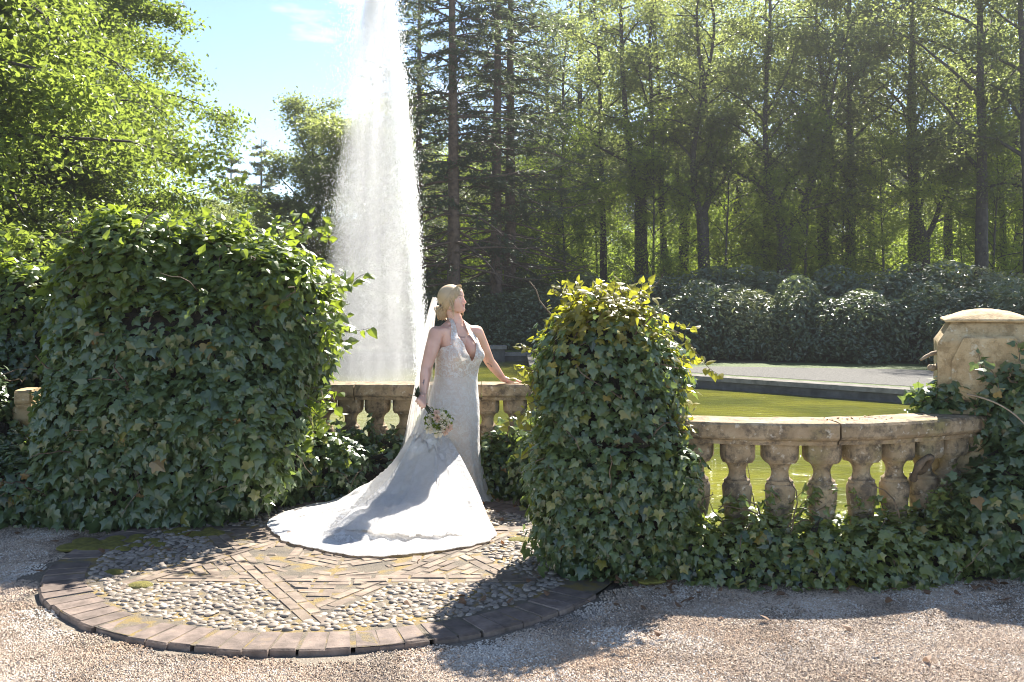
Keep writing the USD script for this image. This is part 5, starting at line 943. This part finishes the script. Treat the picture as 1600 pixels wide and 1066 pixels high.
# veil
Lp = np.array([at(676, 464, 7.93), at(666, 500, 7.97), at(657, 550, 8.0), at(648, 600, 8.0), at(638, 650, 8.0), at(626, 700, 7.95), at(603, 745, 7.85), np.r_[gr(548, 800, .16), .16], np.r_[gr(520, 838, .05), .075]])
Rp = np.array([at(684, 466, 7.86), at(678, 520, 7.90), at(676, 570, 7.82), at(679, 620, 7.70), at(686, 660, 7.60), at(697, 705, 7.50), np.r_[gr(716, 770, .25), .25], np.r_[gr(735, 820, .10), .10], np.r_[gr(748, 842, .05), .075]])
Lc, Rc = spline(Lp, 60), spline(Rp, 60); uu = np.linspace(0, 1, 70); VL = np.zeros((60, 70, 3)); vv = np.linspace(0, 1, 60)
for j, u in enumerate(uu):
    VL[:, j] = Lc * (1 - u) + Rc * u; a = np.sin(np.pi * u) * (.02 + .14 * vv ** 1.5); VL[:, j, 1] -= a * (vv < .99); fo = (.020 * np.sin(u * 31 + 1) + .012 * np.sin(u * 57)) * np.minimum(vv * 3, 1) * (1 - .4 * vv); VL[:, j, 1] += fo
from scipy.interpolate import griddata
tz = griddata(T3[..., :2].reshape(-1, 2), T3[..., 2].ravel(), VL[..., :2].reshape(-1, 2), method='linear', fill_value=.0).reshape(60, 70)
low = VL[..., 2] < .35; VL[..., 2] = np.where(low, np.maximum(VL[..., 2], tz + .008), VL[..., 2]); VL[..., 2] = np.maximum(VL[..., 2], .05)
part(bride, 'veil', grid_mesh(VL), M['tulle'], True, off=C0)

# bouquet in her right hand
bq = thing('bouquet', 'bridal bouquet of white and blush roses hanging from the bride\'s hand', 'bouquet', HA1)
M['rose_w'] = usdkit.material(stage, L + 'white_petal', {'p': ('principled_bsdf', {'base_color': (.78, .73, .62), 'roughness': .6}), 't': ('translucent_bsdf', {'color': (.85, .8, .65)}), 'm': ('mix_closure', {'fac': .3})}, [('p.BSDF', 'm.closure1'), ('t.BSDF', 'm.closure2')], surface='m.closure')
M['rose_p'] = usdkit.material(stage, L + 'blush_petal', {'p': ('principled_bsdf', {'base_color': (.80, .60, .50), 'roughness': .6}), 't': ('translucent_bsdf', {'color': (.88, .66, .54)}), 'm': ('mix_closure', {'fac': .3})}, [('p.BSDF', 'm.closure1'), ('t.BSDF', 'm.closure2')], surface='m.closure')
br = np.random.default_rng(61)
def rose(c, ax, R):
    ax = unit(ax); e1 = unit(np.cross(ax, [.3, .8, .2])); e2 = np.cross(ax, e1); out = []
    for ring, (n, rad, ht, opn) in enumerate(((3, .30, .95, .1), (5, .55, .90, .35), (6, .82, .70, .75))):
        for k in range(n):
            a0 = 2 * np.pi * (k + .5 * ring) / n + br.normal(0, .1); g = np.zeros((5, 5, 3))
            for i, t in enumerate(np.linspace(0, 1, 5)):
                for j, s in enumerate(np.linspace(-1, 1, 5)):
                    a = a0 + s * (1.35 if ring == 0 else 4.4 / n) * .62 * math.sin(math.pi * (.25 + .6 * t)); rd = R * rad * (.35 + .65 * math.sin(t * math.pi * .5)) + R * opn * .22 * t ** 3; h = R * ht * t * (1 - .12 * s * s) - R * .35 * opn * t ** 3
                    g[i, j] = c + (e1 * math.cos(a) + e2 * math.sin(a)) * rd + ax * (h - R * .35)
            out.append(grid_mesh(g))
    return cat_mesh(out)
head = np.array([-.548, 7.40, .690]); fsp = [(.00, .02, .030, 'p', .036), (-.050, .0, .020, 'w', .042), (.052, .015, -.010, 'w', .044), (.020, -.02, -.055, 'w', .040), (-.030, .01, -.045, 'w', .043), (.085, .02, -.045, 'p', .034), (-.070, .02, -.06, 'w', .036), (.055, -.015, -.075, 'p', .034), (.005, .03, -.09, 'w', .036), (-.01, -.01, .068, 'p', .026), (.035, .04, .05, 'w', .03)]
for x, y, z, c, R_ in fsp:
    p = head + [x, -abs(y) - .02 + .3 * abs(x), z]; part(bq, 'rose', rose(p, np.array([x * 6 + .25, -1.0, z * 6 - .1]), R_), M['rose_' + c], True, off=HA1)
sm = []
for k in range(150):
    d = unit(br.normal(0, 1, 3)); d[1] = -abs(d[1]); p = head + d * [.105, .075, .10] * br.uniform(.75, 1.12) + [0, .02, 0]; sm.append(ell(p, np.full(3, br.uniform(.003, .0065)), np.eye(3), 1))
part(bq, 'small_blossoms', cat_mesh(sm), M['rose_w'], True, kind='stuff', off=HA1)
n = 170; d = unit(br.normal(0, 1, (n, 3))); P = head + d * [.10, .07, .095] * br.uniform(.5, 1.1, (n, 1)) + [0, .02, .0]; lv_ = merge(*place(IVL2, P, d + br.normal(0, .5, (n, 3)), d * .8 + br.normal(0, .6, (n, 3)) + [0, 0, -.2], br.uniform(.022, .045, n)))
part(bq, 'foliage', lv_, M['leaf_bright'], kind='stuff', off=HA1)
st = [tube(spline([HA0 + br.normal(0, .008, 3) - hax * .01, hg + br.normal(0, .004, 3), head + br.normal(0, .03, 3)], 8), .0032, 5) for _ in range(12)]
part(bq, 'stalks', cat_mesh(st), M['needle'], True, off=HA1)
n = 16; P = HA0 + br.normal(0, .012, (n, 3)); part(bq, 'stalk_leaves', merge(*place(IVL2, P, br.normal(0, 1, (n, 3)), np.tile(-hax, (n, 1)) + br.normal(0, .5, (n, 3)), br.uniform(.03, .05, n))), M['needle'], kind='stuff', off=HA1)
